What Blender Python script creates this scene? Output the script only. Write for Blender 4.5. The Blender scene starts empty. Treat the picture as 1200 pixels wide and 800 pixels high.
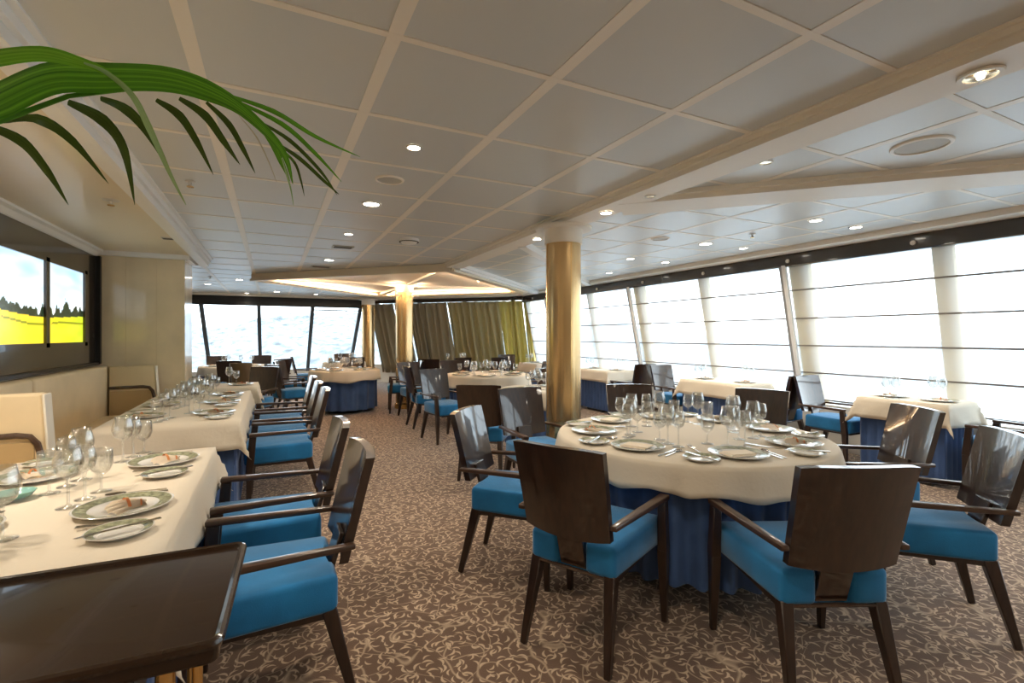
import bpy, bmesh, math, random
from math import pi, sin, cos, radians as R_, hypot, atan2
from mathutils import Vector, Matrix, noise
random.seed(7)
S = bpy.context.scene
COL = S.collection

# ------------------------------------------------------------------ camera, world, exposure
cd = bpy.data.cameras.new('camera'); cam = bpy.data.objects.new('camera', cd); COL.objects.link(cam)
cam.location = (0, 0, 1.27); cam.rotation_euler = (pi/2, 0, R_(-26.3))
cd.sensor_width = 36; cd.lens = 17.1; cd.shift_y = -0.005; cd.clip_start = 0.02; cd.clip_end = 600
S.camera = cam
W = bpy.data.worlds.new('world'); S.world = W; W.use_nodes = True
wn = W.node_tree.nodes; wl = W.node_tree.links; wn.clear()
wo = wn.new('ShaderNodeOutputWorld'); wb = wn.new('ShaderNodeBackground'); wb.inputs[1].default_value = 4.0
tc = wn.new('ShaderNodeTexCoord'); wz = wn.new('ShaderNodeTexNoise'); wz.inputs['Scale'].default_value = 2.5; wz.inputs['Detail'].default_value = 6
wr = wn.new('ShaderNodeValToRGB'); wr.color_ramp.elements[0].position = .35; wr.color_ramp.elements[0].color = (.66, .84, 1, 1)
wr.color_ramp.elements[1].position = .62; wr.color_ramp.elements[1].color = (.95, .98, 1, 1)
wl.new(tc.outputs['Generated'], wz.inputs['Vector']); wl.new(wz.outputs[0], wr.inputs[0]); wl.new(wr.outputs[0], wb.inputs[0]); wl.new(wb.outputs[0], wo.inputs[0])
S.view_settings.view_transform = 'Standard'; S.view_settings.look = 'None'; S.view_settings.gamma = 1
S.view_settings.exposure = 0.68
LAMP_W = 7.0          # watts of one downlight
WARM = (1.0, .87, .70)

# ------------------------------------------------------------------ materials
MATS = {}
def mat(name, col, rough=.5, metal=0., coat=0., cior=1.5, sheen=0., emit=None, es=0., spec=.5, bump=None, var=None, trans=0.):
    m = bpy.data.materials.new(name); m.use_nodes = True; nt = m.node_tree; n = nt.nodes; l = nt.links
    b = n['Principled BSDF']; b.inputs['Base Color'].default_value = (*col, 1); b.inputs['Roughness'].default_value = rough
    b.inputs['Metallic'].default_value = metal; b.inputs['Coat Weight'].default_value = coat; b.inputs['Coat Roughness'].default_value = .04; b.inputs['Coat IOR'].default_value = cior
    b.inputs['Sheen Weight'].default_value = sheen; b.inputs['Sheen Roughness'].default_value = .35; b.inputs['Specular IOR Level'].default_value = spec
    if emit: b.inputs['Emission Color'].default_value = (*emit, 1); b.inputs['Emission Strength'].default_value = es
    if bump or var:
        t = n.new('ShaderNodeTexCoord'); mp = n.new('ShaderNodeMapping'); l.new(t.outputs['Object'], mp.inputs[0])
    if var:   # (scale, amount, stretch vector)
        mp.inputs['Scale'].default_value = var[2] if len(var) > 2 else (1, 1, 1)
        nz = n.new('ShaderNodeTexNoise'); nz.inputs['Scale'].default_value = var[0]; nz.inputs['Detail'].default_value = 5
        l.new(mp.outputs[0], nz.inputs['Vector']); rp = n.new('ShaderNodeValToRGB'); a = var[1]
        rp.color_ramp.elements[0].position = .3; rp.color_ramp.elements[1].position = .7
        rp.color_ramp.elements[0].color = (*[c*(1-a) for c in col], 1); rp.color_ramp.elements[1].color = (*[min(1, c*(1+a)) for c in col], 1)
        l.new(nz.outputs[0], rp.inputs[0]); l.new(rp.outputs[0], b.inputs['Base Color'])
    if bump:  # (scale, strength)
        nb = n.new('ShaderNodeTexNoise'); nb.inputs['Scale'].default_value = bump[0]; nb.inputs['Detail'].default_value = 4
        l.new(t.outputs['Object'], nb.inputs['Vector']); bp = n.new('ShaderNodeBump'); bp.inputs['Strength'].default_value = bump[1]; bp.inputs['Distance'].default_value = .01
        l.new(nb.outputs[0], bp.inputs['Height']); l.new(bp.outputs[0], b.inputs['Normal'])
    MATS[name] = m; return m

WOOD = mat('dark_lacquered_wood', (.024, .009, .004), .32, cior=1.6, coat=.85, var=(6, .45, (8, 8, .6)))
WOODL = mat('dark_wood_legs', (.024, .010, .005), .4, coat=.35, var=(8, .4, (8, 8, 1)))
ARMW = mat('brown_arm_wood', (.055, .025, .013), .36, coat=.5, var=(8, .35, (8, 1, 8)))
BLUE = mat('blue_velvet', (.008, .165, .40), .8, sheen=.5, bump=(300, .15), var=(7, .22))
SKIRT = mat('navy_table_skirt', (.05, .105, .26), .75, sheen=.25, var=(5, .2))
CLOTH = mat('cream_tablecloth', (.69, .61, .49), .85, sheen=.1, bump=(60, .12))
NAPK = mat('napkin_linen', (.84, .74, .60), .85)
ORANGE = mat('orange_ribbon', (.70, .30, .10), .6)
CHINA = mat('white_china', (.80, .78, .74), .12, coat=.6)
RIM = mat('green_patterned_rim', (.30, .31, .20), .2, coat=.5, var=(60, .5))
STEEL = mat('polished_cutlery', (.62, .58, .52), .16, metal=1)
BRASS = mat('brass', (.80, .52, .20), .25, metal=1)
COLM = mat('satin_bronze_cladding', (.66, .45, .22), .24, metal=.85, spec=.6)
CREAM = mat('cream_moulding', (.93, .86, .75), .45)
WHITEM = mat('white_moulding', (.95, .93, .89), .4)
SOFF = mat('beige_soffit', (.86, .75, .57), .38, coat=.1)
PANEL = mat('greige_ceiling_panel', (.69, .705, .69), .34, spec=.6)
BAR = mat('cream_grid_bar', (.95, .89, .79), .4)
MARB = mat('beige_marble_wall', (.84, .70, .48), .16, coat=.4, var=(2.2, .14))
UPH = mat('beige_upholstery', (.72, .58, .37), .65, var=(3, .08))
UPHD = mat('tan_arm_panel', (.48, .34, .17), .6)
UPHL = mat('pale_piping_leather', (.78, .72, .60), .5)
DARKF = mat('dark_bronze_frame', (.045, .032, .022), .14, coat=.5)
BLACK = mat('black_trim', (.012, .011, .012), .35)
VAL = mat('dark_brown_valance', (.040, .027, .018), .22, coat=.5)
MULT = mat('tan_mullion', (.56, .40, .15), .5)
MULW = mat('white_mullion_edge', (.85, .85, .84), .35)
MULD = mat('blue_grey_mullion', (.06, .09, .12), .4)
GREYM = mat('grey_mullion', (.32, .32, .32), .45)
BATT = mat('blind_batten', (.20, .18, .17), .5)
LENS = mat('lit_lamp_lens', (1, 1, 1), .4, emit=(1, .93, .80), es=14)
TRIMR = mat('lamp_trim_ring', (.75, .70, .62), .3)
VENT = mat('vent_grey', (.58, .57, .52), .5)
VENTD = mat('vent_dark_slot', (.06, .05, .04), .6)
GOLDF = mat('gold_reflector', (.95, .78, .5), .22, metal=1)
COVE = mat('warm_cove_strip', (1, .8, .6), .5, emit=(1, .66, .36), es=8)
PEACH = mat('coffer_panel', (.90, .78, .64), .5)
ESPR = mat('glossy_espresso_top', (.030, .015, .008), .22, coat=.6, cior=1.35, spec=.3, var=(2, .35))
WALLC = mat('cream_wall', (.62, .52, .38), .5)
LOWW = mat('pale_low_wall', (.70, .66, .58), .5)
POT = mat('terracotta_brown_pot', (.10, .06, .04), .4)
SOIL = mat('soil', (.03, .02, .012), .95, bump=(40, .6))
SEA = mat('sea_water', (.22, .28, .32), .15, bump=(.6, .3))
HILL = mat('hazy_hillside', (.20, .235, .26), .95, var=(.35, .6))
GREENG = mat('sea_green_glass', (.25, .50, .47), .12, coat=.5)
WICK = mat('brown_holder', (.16, .10, .04), .5)

def thin_glass(name, tint=(.97, .98, .98), edge=.45, base=.05):
    m = bpy.data.materials.new(name); m.use_nodes = True; nt = m.node_tree; n = nt.nodes; l = nt.links; n.clear()
    o = n.new('ShaderNodeOutputMaterial'); mx = n.new('ShaderNodeMixShader'); t = n.new('ShaderNodeBsdfTransparent'); t.inputs[0].default_value = (*tint, 1)
    g = n.new('ShaderNodeBsdfGlossy'); g.inputs['Roughness'].default_value = .03; lw = n.new('ShaderNodeLayerWeight'); lw.inputs[0].default_value = .35
    ma = n.new('ShaderNodeMath'); ma.operation = 'MULTIPLY_ADD'; ma.inputs[1].default_value = edge; ma.inputs[2].default_value = base; ma.use_clamp = True
    l.new(lw.outputs['Facing'], ma.inputs[0]); l.new(ma.outputs[0], mx.inputs[0]); l.new(t.outputs[0], mx.inputs[1]); l.new(g.outputs[0], mx.inputs[2]); l.new(mx.outputs[0], o.inputs[0])
    return m
GLASS = thin_glass('clear_stemware_glass', (.98, .99, .99), .6, .10)
PANE = thin_glass('window_pane', (.93, .97, .98), .25, .03)

def fabric(name, col, tr, tl, var=None):
    m = bpy.data.materials.new(name); m.use_nodes = True; nt = m.node_tree; n = nt.nodes; l = nt.links; n.clear()
    o = n.new('ShaderNodeOutputMaterial'); t = n.new('ShaderNodeBsdfTransparent'); a = n.new('ShaderNodeBsdfTranslucent'); d = n.new('ShaderNodeBsdfDiffuse')
    for q in (a, d): q.inputs[0].default_value = (*col, 1)
    t.inputs[0].default_value = (*[min(1, c*1.05) for c in col], 1)
    m1 = n.new('ShaderNodeMixShader'); m1.inputs[0].default_value = tl; l.new(d.outputs[0], m1.inputs[1]); l.new(a.outputs[0], m1.inputs[2])
    m2 = n.new('ShaderNodeMixShader'); m2.inputs[0].default_value = tr; l.new(m1.outputs[0], m2.inputs[1]); l.new(t.outputs[0], m2.inputs[2]); l.new(m2.outputs[0], o.inputs[0])
    return m
SHADE = fabric('translucent_blind_fabric', (.93, .94, .94), .48, .55)
CURT = [fabric('grey_olive_curtain', (.42, .37, .27), .02, .30), fabric('olive_curtain', (.50, .44, .27), .02, .30), fabric('backlit_yellow_curtain', (.66, .58, .27), .03, .42)]  # last one is yellower: the backlight is put into its colour

def leafmat(name, c1, c2):
    m = bpy.data.materials.new(name); m.use_nodes = True; nt = m.node_tree; n = nt.nodes; l = nt.links
    b = n['Principled BSDF']; b.inputs['Roughness'].default_value = .35
    u = n.new('ShaderNodeUVMap'); w = n.new('ShaderNodeTexNoise'); w.inputs['Scale'].default_value = 1.6; w.inputs['Detail'].default_value = 3
    mp = n.new('ShaderNodeMapping'); mp.inputs['Scale'].default_value = (7, .5, 1)
    r = n.new('ShaderNodeValToRGB'); r.color_ramp.elements[0].color = (*c1, 1); r.color_ramp.elements[1].color = (*c2, 1); r.color_ramp.elements[0].position = .35; r.color_ramp.elements[1].position = .65
    l.new(u.outputs[0], mp.inputs[0]); l.new(mp.outputs[0], w.inputs[0]); l.new(w.outputs[0], r.inputs[0]); l.new(r.outputs[0], b.inputs['Base Color'])
    tl = n.new('ShaderNodeBsdfTranslucent'); l.new(r.outputs[0], tl.inputs[0]); mx = n.new('ShaderNodeMixShader'); mx.inputs[0].default_value = .4
    l.new(b.outputs[0], mx.inputs[1]); l.new(tl.outputs[0], mx.inputs[2]); l.new(mx.outputs[0], n['Material Output'].inputs[0]); return m
LEAF = leafmat('palm_leaf_green', (.035, .17, .006), (.19, .50, .03))
LEAFB = leafmat('palm_leaf_bright', (.12, .40, .015), (.30, .62, .05))
LEAFD = leafmat('palm_leaf_dark', (.045, .085, .008), (.075, .13, .015))
LEAFP = leafmat('palm_leaf_pale', (.30, .48, .18), (.42, .60, .30))
LEAFY = leafmat('palm_leaf_dry', (.55, .52, .38), (.65, .60, .45))

def carpet():
    m = bpy.data.materials.new('brown_carpet_with_beige_scrolls'); m.use_nodes = True; nt = m.node_tree; n = nt.nodes; l = nt.links
    b = n['Principled BSDF']; b.inputs['Roughness'].default_value = .95; b.inputs['Sheen Weight'].default_value = .25
    t = n.new('ShaderNodeTexCoord')
    def M(op, a, bb=None, cc=None, clamp=False):
        q = n.new('ShaderNodeMath'); q.operation = op; q.use_clamp = clamp
        for i, v in enumerate((a, bb, cc)):
            if v is None: continue
            if isinstance(v, (int, float)): q.inputs[i].default_value = v
            else: l.new(v, q.inputs[i])
        return q.outputs[0]
    masks = []
    # leaves: one bent ellipse in each voronoi cell, turned at random
    for sc, off, ln, wd in ((17, 0, .37, .085), (22, 13.7, .36, .085)):
        mp = n.new('ShaderNodeMapping'); mp.inputs['Location'].default_value = (off, off*.7, 0); l.new(t.outputs['Object'], mp.inputs[0])
        mp.inputs['Scale'].default_value = (1, 1, 0)
        v = n.new('ShaderNodeTexVoronoi'); v.voronoi_dimensions = '2D'; v.inputs['Scale'].default_value = sc; v.inputs['Randomness'].default_value = .8
        l.new(mp.outputs[0], v.inputs['Vector'])
        sb = n.new('ShaderNodeVectorMath'); sb.operation = 'SUBTRACT'; 
        l.new(mp.outputs[0], sb.inputs[0]); l.new(v.outputs['Position'], sb.inputs[1])
        s2 = n.new('ShaderNodeVectorMath'); s2.operation = 'SCALE'; s2.inputs['Scale'].default_value = sc; l.new(sb.outputs[0], s2.inputs[0])
        sx = n.new('ShaderNodeSeparateXYZ'); l.new(s2.outputs[0], sx.inputs[0]); cx = n.new('ShaderNodeSeparateColor'); l.new(v.outputs['Color'], cx.inputs[0])
        a = M('MULTIPLY', cx.outputs[0], 6.283); ca = M('COSINE', a); sa = M('SINE', a)
        x = M('ADD', M('MULTIPLY', sx.outputs[0], ca), M('MULTIPLY', sx.outputs[1], sa))
        y = M('SUBTRACT', M('MULTIPLY', sx.outputs[1], ca), M('MULTIPLY', sx.outputs[0], sa))
        y = M('SUBTRACT', y, M('MULTIPLY', M('MULTIPLY', x, x), 1.3))
        taper = M('MULTIPLY_ADD', x, .9, 1.0)
        y = M('DIVIDE', y, M('MAXIMUM', taper, .3))
        e = M('ADD', M('POWER', M('DIVIDE', M('ABSOLUTE', x), ln), 2), M('POWER', M('DIVIDE', M('ABSOLUTE', y), wd), 2))
        masks.append(M('SUBTRACT', 1.6, e, clamp=True))
    # vines: contour lines of smooth noise
    for sc, w_ in ((3.2, .011), (4.4, .011)):
        nz = n.new('ShaderNodeTexNoise'); nz.noise_dimensions = '2D'; nz.inputs['Scale'].default_value = sc; nz.inputs['Detail'].default_value = .6
        l.new(t.outputs['Object'], nz.inputs['Vector'])
        q = M('ABSOLUTE', M('SUBTRACT', M('FRACT', M('MULTIPLY', nz.outputs[0], 5)), .5))
        masks.append(M('MULTIPLY', M('SUBTRACT', 1, M('DIVIDE', q, w_*4), clamp=True), .8))
    mm = masks[0]
    for k in masks[1:]: mm = M('MAXIMUM', mm, k)
    fz = n.new('ShaderNodeTexNoise'); fz.inputs['Scale'].default_value = 260; l.new(t.outputs['Object'], fz.inputs['Vector'])
    bz = n.new('ShaderNodeTexNoise'); bz.inputs['Scale'].default_value = 3; l.new(t.outputs['Object'], bz.inputs['Vector'])
    mm = M('MULTIPLY', mm, M('MULTIPLY_ADD', fz.outputs[0], .5, .70, clamp=True))
    base = n.new('ShaderNodeValToRGB'); base.color_ramp.elements[0].color = (.10, .054, .031, 1); base.color_ramp.elements[1].color = (.155, .086, .050, 1)
    l.new(bz.outputs[0], base.inputs[0])
    mx = n.new('ShaderNodeMix'); mx.data_type = 'RGBA'; l.new(mm, mx.inputs[0]); l.new(base.outputs[0], mx.inputs[6]); mx.inputs[7].default_value = (.55, .41, .28, 1)
    l.new(mx.outputs[2], b.inputs['Base Color'])
    bp = n.new('ShaderNodeBump'); bp.inputs['Strength'].default_value = .35; bp.inputs['Distance'].default_value = .004; l.new(fz.outputs[0], bp.inputs['Height']); l.new(bp.outputs[0], b.inputs['Normal'])
    return m
CARPET = carpet()

# ------------------------------------------------------------------ mesh helpers
def obj(name, bm, m, parent=None, smooth=False, loc=None):
    me = bm if isinstance(bm, bpy.types.Mesh) else None
    if me is None:
        bmesh.ops.recalc_face_normals(bm, faces=bm.faces)
        me = bpy.data.meshes.new(name); bm.to_mesh(me); bm.free()
        if m: me.materials.append(m)
        if smooth:
            for p in me.polygons: p.use_smooth = True
            if smooth != 'full':
                try: me.set_sharp_from_angle(angle=R_(38))
                except Exception: pass
    o = bpy.data.objects.new(name, me); COL.objects.link(o)
    if parent is not None: o.parent = parent
    if loc is not None: o.location = loc
    return o
def tag(o, label=None, cat=None, group=None, kind=None):
    if label: o['label'] = label
    if cat: o['category'] = cat
    if group: o['group'] = group
    if kind: o['kind'] = kind
    return o
def thing(name, label, cat, loc=(0, 0, 0), rz=0, group=None):
    o = bpy.data.objects.new(name, None); o.empty_display_size = .1; COL.objects.link(o); o.location = loc; o.rotation_euler = (0, 0, rz)
    return tag(o, label, cat, group)
CH = {}
def kids(o):
    return [c for c in COL.objects if c.parent == o]
def proto_tree(o): return (o, [proto_tree(c) for c in kids(o)])
def dup(tree, loc, rz, label, group=None, parent=None, rot=None):
    o, ch = tree; c = o.copy(); COL.objects.link(c)
    if parent is not None: c.parent = parent
    else:
        c.location = loc; c.rotation_euler = rot if rot else (0, 0, rz)
        c['label'] = label
        if group: c['group'] = group
        elif 'group' in c: del c['group']
    for t in ch: dup(t, None, None, None, None, c)
    return c
used_trees = {}
def place(key, maker, loc, rz, label, cat, group=None, rot=None):
    """first call builds the thing, later calls copy it with its parts"""
    if key not in used_trees:
        o = maker(); used_trees[key] = proto_tree(o); o.location = loc; o.rotation_euler = rot if rot else (0, 0, rz); tag(o, label, cat, group); return o
    return dup(used_trees[key], loc, rz, label, group, rot=rot)
def BM(): return bmesh.new()
def box(bm, x0, x1, y0, y1, z0, z1, M=None):
    v = [bm.verts.new(p) for p in ((x0, y0, z0), (x1, y0, z0), (x1, y1, z0), (x0, y1, z0), (x0, y0, z1), (x1, y0, z1), (x1, y1, z1), (x0, y1, z1))]
    f = [bm.faces.new([v[i] for i in q]) for q in ((0, 3, 2, 1), (4, 5, 6, 7), (0, 1, 5, 4), (1, 2, 6, 5), (2, 3, 7, 6), (3, 0, 4, 7))]
    if M: bmesh.ops.transform(bm, matrix=M, verts=v)
    return v, f
def bev(bm, w, seg=2, geom=None):
    bmesh.ops.bevel(bm, geom=geom or bm.edges[:], offset=w, segments=seg, affect='EDGES', profile=.5, clamp_overlap=True); return bm
def bbox(x0, x1, y0, y1, z0, z1, w=.004, seg=2):
    b = BM(); box(b, x0, x1, y0, y1, z0, z1); bev(b, w, seg); return b
def prism(bm, pts, z0, z1):
    lo = [bm.verts.new((x, y, z0)) for x, y in pts]; hi = [bm.verts.new((x, y, z1)) for x, y in pts]; n = len(pts)
    bm.faces.new(lo[::-1]); top = bm.faces.new(hi)
    for i in range(n): bm.faces.new((lo[i], lo[(i+1) % n], hi[(i+1) % n], hi[i]))
    return top
def beam(bm, A, B, sa, sb, up=(0, 0, 1)):
    """tapered bar from A (section sa=(w,h)) to B (section sb)"""
    A = Vector(A); B = Vector(B); d = (B-A).normalized(); upv = Vector(up)
    if abs(d.dot(upv)) > .95: upv = Vector((0, 1, 0))
    s = d.cross(upv).normalized(); u = s.cross(d).normalized()
    q = []
    for P, (w, h) in ((A, sa), (B, sb)):
        q.append([bm.verts.new(P+s*(sx*w/2)+u*(sy*h/2)) for sx, sy in ((-1, -1), (1, -1), (1, 1), (-1, 1))])
    bm.faces.new(q[0]); bm.faces.new(q[1][::-1])
    for i in range(4): bm.faces.new((q[0][i], q[1][i], q[1][(i+1) % 4], q[0][(i+1) % 4]))
def tube(bm, pts, r, seg=10, closed=False):
    pts = [Vector(p) for p in pts]; rings = []; n = len(pts)
    for i, p in enumerate(pts):
        d = (pts[min(i+1, n-1)]-pts[max(i-1, 0)]).normalized(); a = Vector((0, 0, 1)) if abs(d.z) < .9 else Vector((1, 0, 0))
        s = d.cross(a).normalized(); u = s.cross(d).normalized(); rr = r[i] if isinstance(r, (list, tuple)) else r
        rings.append([bm.verts.new(p+s*rr*cos(2*pi*k/seg)+u*rr*sin(2*pi*k/seg)) for k in range(seg)])
    for a, b in zip(rings, rings[1:]):
        for k in range(seg): bm.faces.new((a[k], a[(k+1) % seg], b[(k+1) % seg], b[k]))
    bm.faces.new(rings[0][::-1]); bm.faces.new(rings[-1])
def lathe(bm, prof, seg=24, c=(0, 0)):
    rings = []
    for r, z in prof:
        if r < 1e-5: rings.append([bm.verts.new((c[0], c[1], z))])
        else: rings.append([bm.verts.new((c[0]+r*cos(2*pi*k/seg), c[1]+r*sin(2*pi*k/seg), z)) for k in range(seg)])
    for a, b in zip(rings, rings[1:]):
        for k in range(seg):
            k2 = (k+1) % seg
            if len(a) == 1 and len(b) == 1: continue
            if len(a) == 1: bm.faces.new((a[0], b[k], b[k2]))
            elif len(b) == 1: bm.faces.new((a[k], b[0], a[k2]))
            else: bm.faces.new((a[k], b[k], b[k2], a[k2]))
def grid(bm, fn, nu, nv):
    V = [[bm.verts.new(fn(i/nu, j/nv)) for j in range(nv+1)] for i in range(nu+1)]
    for i in range(nu):
        for j in range(nv): bm.faces.new((V[i][j], V[i+1][j], V[i+1][j+1], V[i][j+1]))
    return V
def struct(name, bm, m, parent=None, smooth=False):
    o = obj(name, bm, m, parent, smooth)
    if parent is None: o['kind'] = 'structure'
    return o

# ------------------------------------------------------------------ THE SETTING
b = BM(); box(b, -5, 5.75, -2.6, 15.1, -.08, 0); FLOOR = struct('floor', b, CARPET)
ZC = 2.255; P = .605; U0 = .36; V0 = 1.59
b = BM(); box(b, -5, 5.75, -2.6, 15, ZC+.008, ZC+.12); CEIL = struct('ceiling', b, BAR)
# ceiling panels: each its own piece where they can be told apart
pm = BM(); box(pm, -.282, .282, -.290, .290, -.006, .010); bev(pm, .004, 1)
pme = None
far = BM()
def in_soffit(x, y): return x < -.72 and y < 7.1
for i in range(-8, 9):
    for j in range(-6, 21):
        cx = U0+P*(i+.5); cy = V0+P*(j+.5)
        if cx > 5.1 or cx < -4.6 or in_soffit(cx+.25, cy-.3) or cy < -2.3 or cy > 13: continue
        if cx > 2.6 and cx+cy > 15.2: continue
        if cy < 7.0:
            if pme is None:
                o = obj('ceiling_panel', pm, PANEL, CEIL, loc=(cx, cy, ZC)); pme = o.data
            else: obj('ceiling_panel', pme, None, CEIL, loc=(cx, cy, ZC))
        else:
            box(far, cx-.282, cx+.282, cy-.29, cy+.29, ZC-.006, ZC+.009)
tag(obj('far_ceiling_panels', far, PANEL, CEIL), kind='stuff')
for i in range(-8, 10):
    x = U0+P*i; y0 = 7.2 if x < -.72 else -2.5
    b = BM(); box(b, x-.024, x+.024, y0, 13, ZC-.008, ZC+.009); obj('grid_bar', b, BAR, CEIL)
for j in range(-6, 20):
    y = V0+P*j; x0 = -.70 if y < 7.1 else -4.6
    x1 = min(5.15, 15.3-y)
    b = BM(); box(b, x0, x1, y-.014, y+.014, ZC-.0085, ZC+.009); obj('cross_bar', b, BAR, CEIL)

def profile(name, prof, y0, y1, m, parent=None):
    """extrude a (x,z) profile along y"""
    b = BM(); A = [b.verts.new((x, y0, z)) for x, z in prof]; B = [b.verts.new((x, y1, z)) for x, z in prof]; n = len(prof)
    b.faces.new(A); b.faces.new(B[::-1])
    for i in range(n): b.faces.new((A[i], A[(i+1) % n], B[(i+1) % n], B[i]))
    return struct(name, b, m, parent)
# main stepped beam over the columns
profile('trim_1', [(2.055, 2.26), (2.055, 2.242), (2.078, 2.242), (2.078, 2.219), (2.098, 2.219), (2.098, 2.188), (2.315, 2.188), (2.315, 2.205), (2.345, 2.225), (2.37, 2.235), (2.37, 2.26)], -2.5, 6.30, CREAM)
# left cornice and soffit over the banquettes
profile('trim_2', [(-.665, 2.26), (-.665, 2.238), (-.690, 2.238), (-.690, 2.198), (-.712, 2.198), (-.712, 2.152), (-.735, 2.148), (-.80, 2.148), (-.80, 2.26)], -2.5, 7.2, WHITEM)
b = BM(); box(b, -1.75, -.80, -2.5, 7.12, 2.17, 2.262); SOF = struct('trim_3', b, SOFF)
b = BM(); beam(b, (-.80, 7.16, 2.205), (-1.75, 7.16, 2.205), (.08, .10), (.08, .10)); struct('trim_4', b, WHITEM)
# small cornice along the picture wall and round the pier
profile('trim_5', [(-1.66, 2.172), (-1.66, 2.09), (-1.625, 2.11), (-1.60, 2.14), (-1.57, 2.15), (-1.57, 2.172)], -2.5, 6.46, WHITEM)
b = BM(); beam(b, (-1.66, 6.455, 2.145), (-.84, 6.455, 2.145), (.05, .05), (.05, .05)); beam(b, (-.845, 6.44, 2.145), (-.845, 6.95, 2.145), (.05, .05), (.05, .05)); struct('trim_6', b, WHITEM)

def diag(name, ax, ay, bx, by, w, z0, m, step=True):
    """beam on the ceiling between two plan points, with a stepped side moulding"""
    A = Vector((ax, ay, 0)); B = Vector((bx, by, 0)); d = (B-A).normalized(); s = Vector((-d.y, d.x, 0)); b = BM()
    prof = [(-w/2, ZC), (-w/2, z0+.035), (-w/2+.03, z0+.035), (-w/2+.03, z0), (w/2-.03, z0), (w/2-.03, z0+.035), (w/2, z0+.035), (w/2, ZC)] if step else [(-w/2, ZC), (-w/2, z0), (w/2, z0), (w/2, ZC)]
    Q = [[b.verts.new(P_+s*t+Vector((0, 0, z))) for t, z in prof] for P_ in (A, B)]; n = len(prof)
    b.faces.new(Q[0]); b.faces.new(Q[1][::-1])
    for i in range(n): b.faces.new((Q[0][i], Q[0][(i+1) % n], Q[1][(i+1) % n], Q[1][i]))
    return struct(name, b, m)
diag('trim_7', 2.28, 2.82, 5.15, -.05, .38, 2.186, CREAM)
diag('trim_8', 2.30, 4.42, 5.10, 7.22, .09, 2.18, WHITEM, False)
diag('trim_9', 2.25, 6.22, 5.0, 8.97, .15, 2.165, WHITEM)
# perimeter soffit along the windows
b = BM(); box(b, 5.02, 5.75, -2.5, 10.4, 2.20, 2.262); struct('trim_10', b, CREAM)
b = BM(); prism(b, [(5.02, 9.75), (5.5, 10.3), (2.35, 13.45), (2.0, 12.9)], 2.20, 2.262); struct('trim_11', b, CREAM)
b = BM(); box(b, -5, 2.2, 12.7, 13.4, 2.20, 2.262); struct('trim_12', b, CREAM)

# glowing diamond coffer round the second column: four sloped panels, ribs, lips and warm strips
cc = Vector((2.15, 8.62, 0)); hd = 2.42
cor = [cc+Vector(v)*hd for v in ((0, -1, 0), (1, 0, 0), (0, 1, 0), (-1, 0, 0))]
b = BM(); prism(b, [(p.x, p.y) for p in cor], 2.232, 2.24); COFF = struct('trim_13', b, PEACH)
for k in range(4):
    A, B2 = cor[k], cor[(k+1) % 4]; b = BM(); d = (B2-A).normalized(); s = Vector((-d.y, d.x, 0))
    for t0, t1, z0, z1 in ((-.02, .13, 2.15, 2.245), (-.05, .02, 2.135, 2.165)):
        q = [A+s*t0, B2+s*t0, B2+s*t1-d*t1, A+s*t1+d*t1]; prism(b, [(p.x, p.y) for p in q], z0, z1)
    obj('frame_lip', b, SOFF, COFF)
    b = BM(); q0 = A+s*.15+d*.3; q1 = B2+s*.15-d*.3; beam(b, (*q0.xy, 2.178), (*q1.xy, 2.178), (.010, .010), (.010, .010)); obj('cove_light', b, COVE, COFF)
    ld = bpy.data.lights.new('cove_lamp', 'AREA'); ld.shape = 'RECTANGLE'; ld.size = 2.6; ld.size_y = .03; ld.energy = 9; ld.color = (1, .74, .48)
    lo = bpy.data.objects.new('cove_lamp', ld); COL.objects.link(lo); lo.parent = COFF; mid = (A+B2)/2+s*.17; lo.location = (mid.x, mid.y, 2.150)
    zz = -(Vector((0, 0, 1))*.75+s*.66).normalized(); xx = d; yy = zz.cross(xx); lo.rotation_euler = Matrix((xx, yy, zz)).transposed().to_euler()
    # sloped inner panel
    b = BM(); c0 = A+(cc-A)*.10; c1 = B2+(cc-B2)*.10; m_ = (c0+c1)/2; ctr = m_+(cc-m_)*.93
    v = [b.verts.new((c0.x, c0.y, 2.225)), b.verts.new((c1.x, c1.y, 2.225)), b.verts.new((ctr.x, ctr.y, 2.192))]
    v2 = [b.verts.new(q.co+Vector((0, 0, .012))) for q in v]
    b.faces.new(v); b.faces.new(v2[::-1])
    for i in range(3): b.faces.new((v[i], v[(i+1) % 3], v2[(i+1) % 3], v2[i]))
    obj('sloped_panel', b, PEACH, COFF)
    b = BM(); a_ = cc+(A-cc)*.09; e_ = cc+(A-cc)*.96; beam(b, (*a_.xy, 2.172), (*e_.xy, 2.20), (.09, .035), (.09, .035)); obj('rib', b, CREAM, COFF)

for k in range(4):   # warm lamps added at the column head to brighten the sloped panels
    a = R_(45+90*k); px_, py_ = 2.12+.25*cos(a), 8.62+.25*sin(a)
    b = BM(); tube(b, [(2.12+.14*cos(a), 8.62+.14*sin(a), 1.99), (px_, py_, 1.99)], .008, 8); lathe(b, [(0, 1.97), (.035, 1.97), (.045, 2.005), (.038, 2.005), (.03, 1.98), (0, 1.98)], 16, (px_, py_)); ul = obj('added_uplight', b, CREAM, COFF, True)
    ld = bpy.data.lights.new('added_uplight_lamp', 'SPOT'); ld.energy = 5; ld.color = (1, .74, .48); ld.spot_size = R_(165); ld.spot_blend = 1; ld.shadow_soft_size = .03
    lo = bpy.data.objects.new('added_uplight_lamp', ld); COL.objects.link(lo); lo.parent = ul; lo.location = (px_, py_, 2.012); lo.rotation_euler = (pi, 0, 0)

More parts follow.
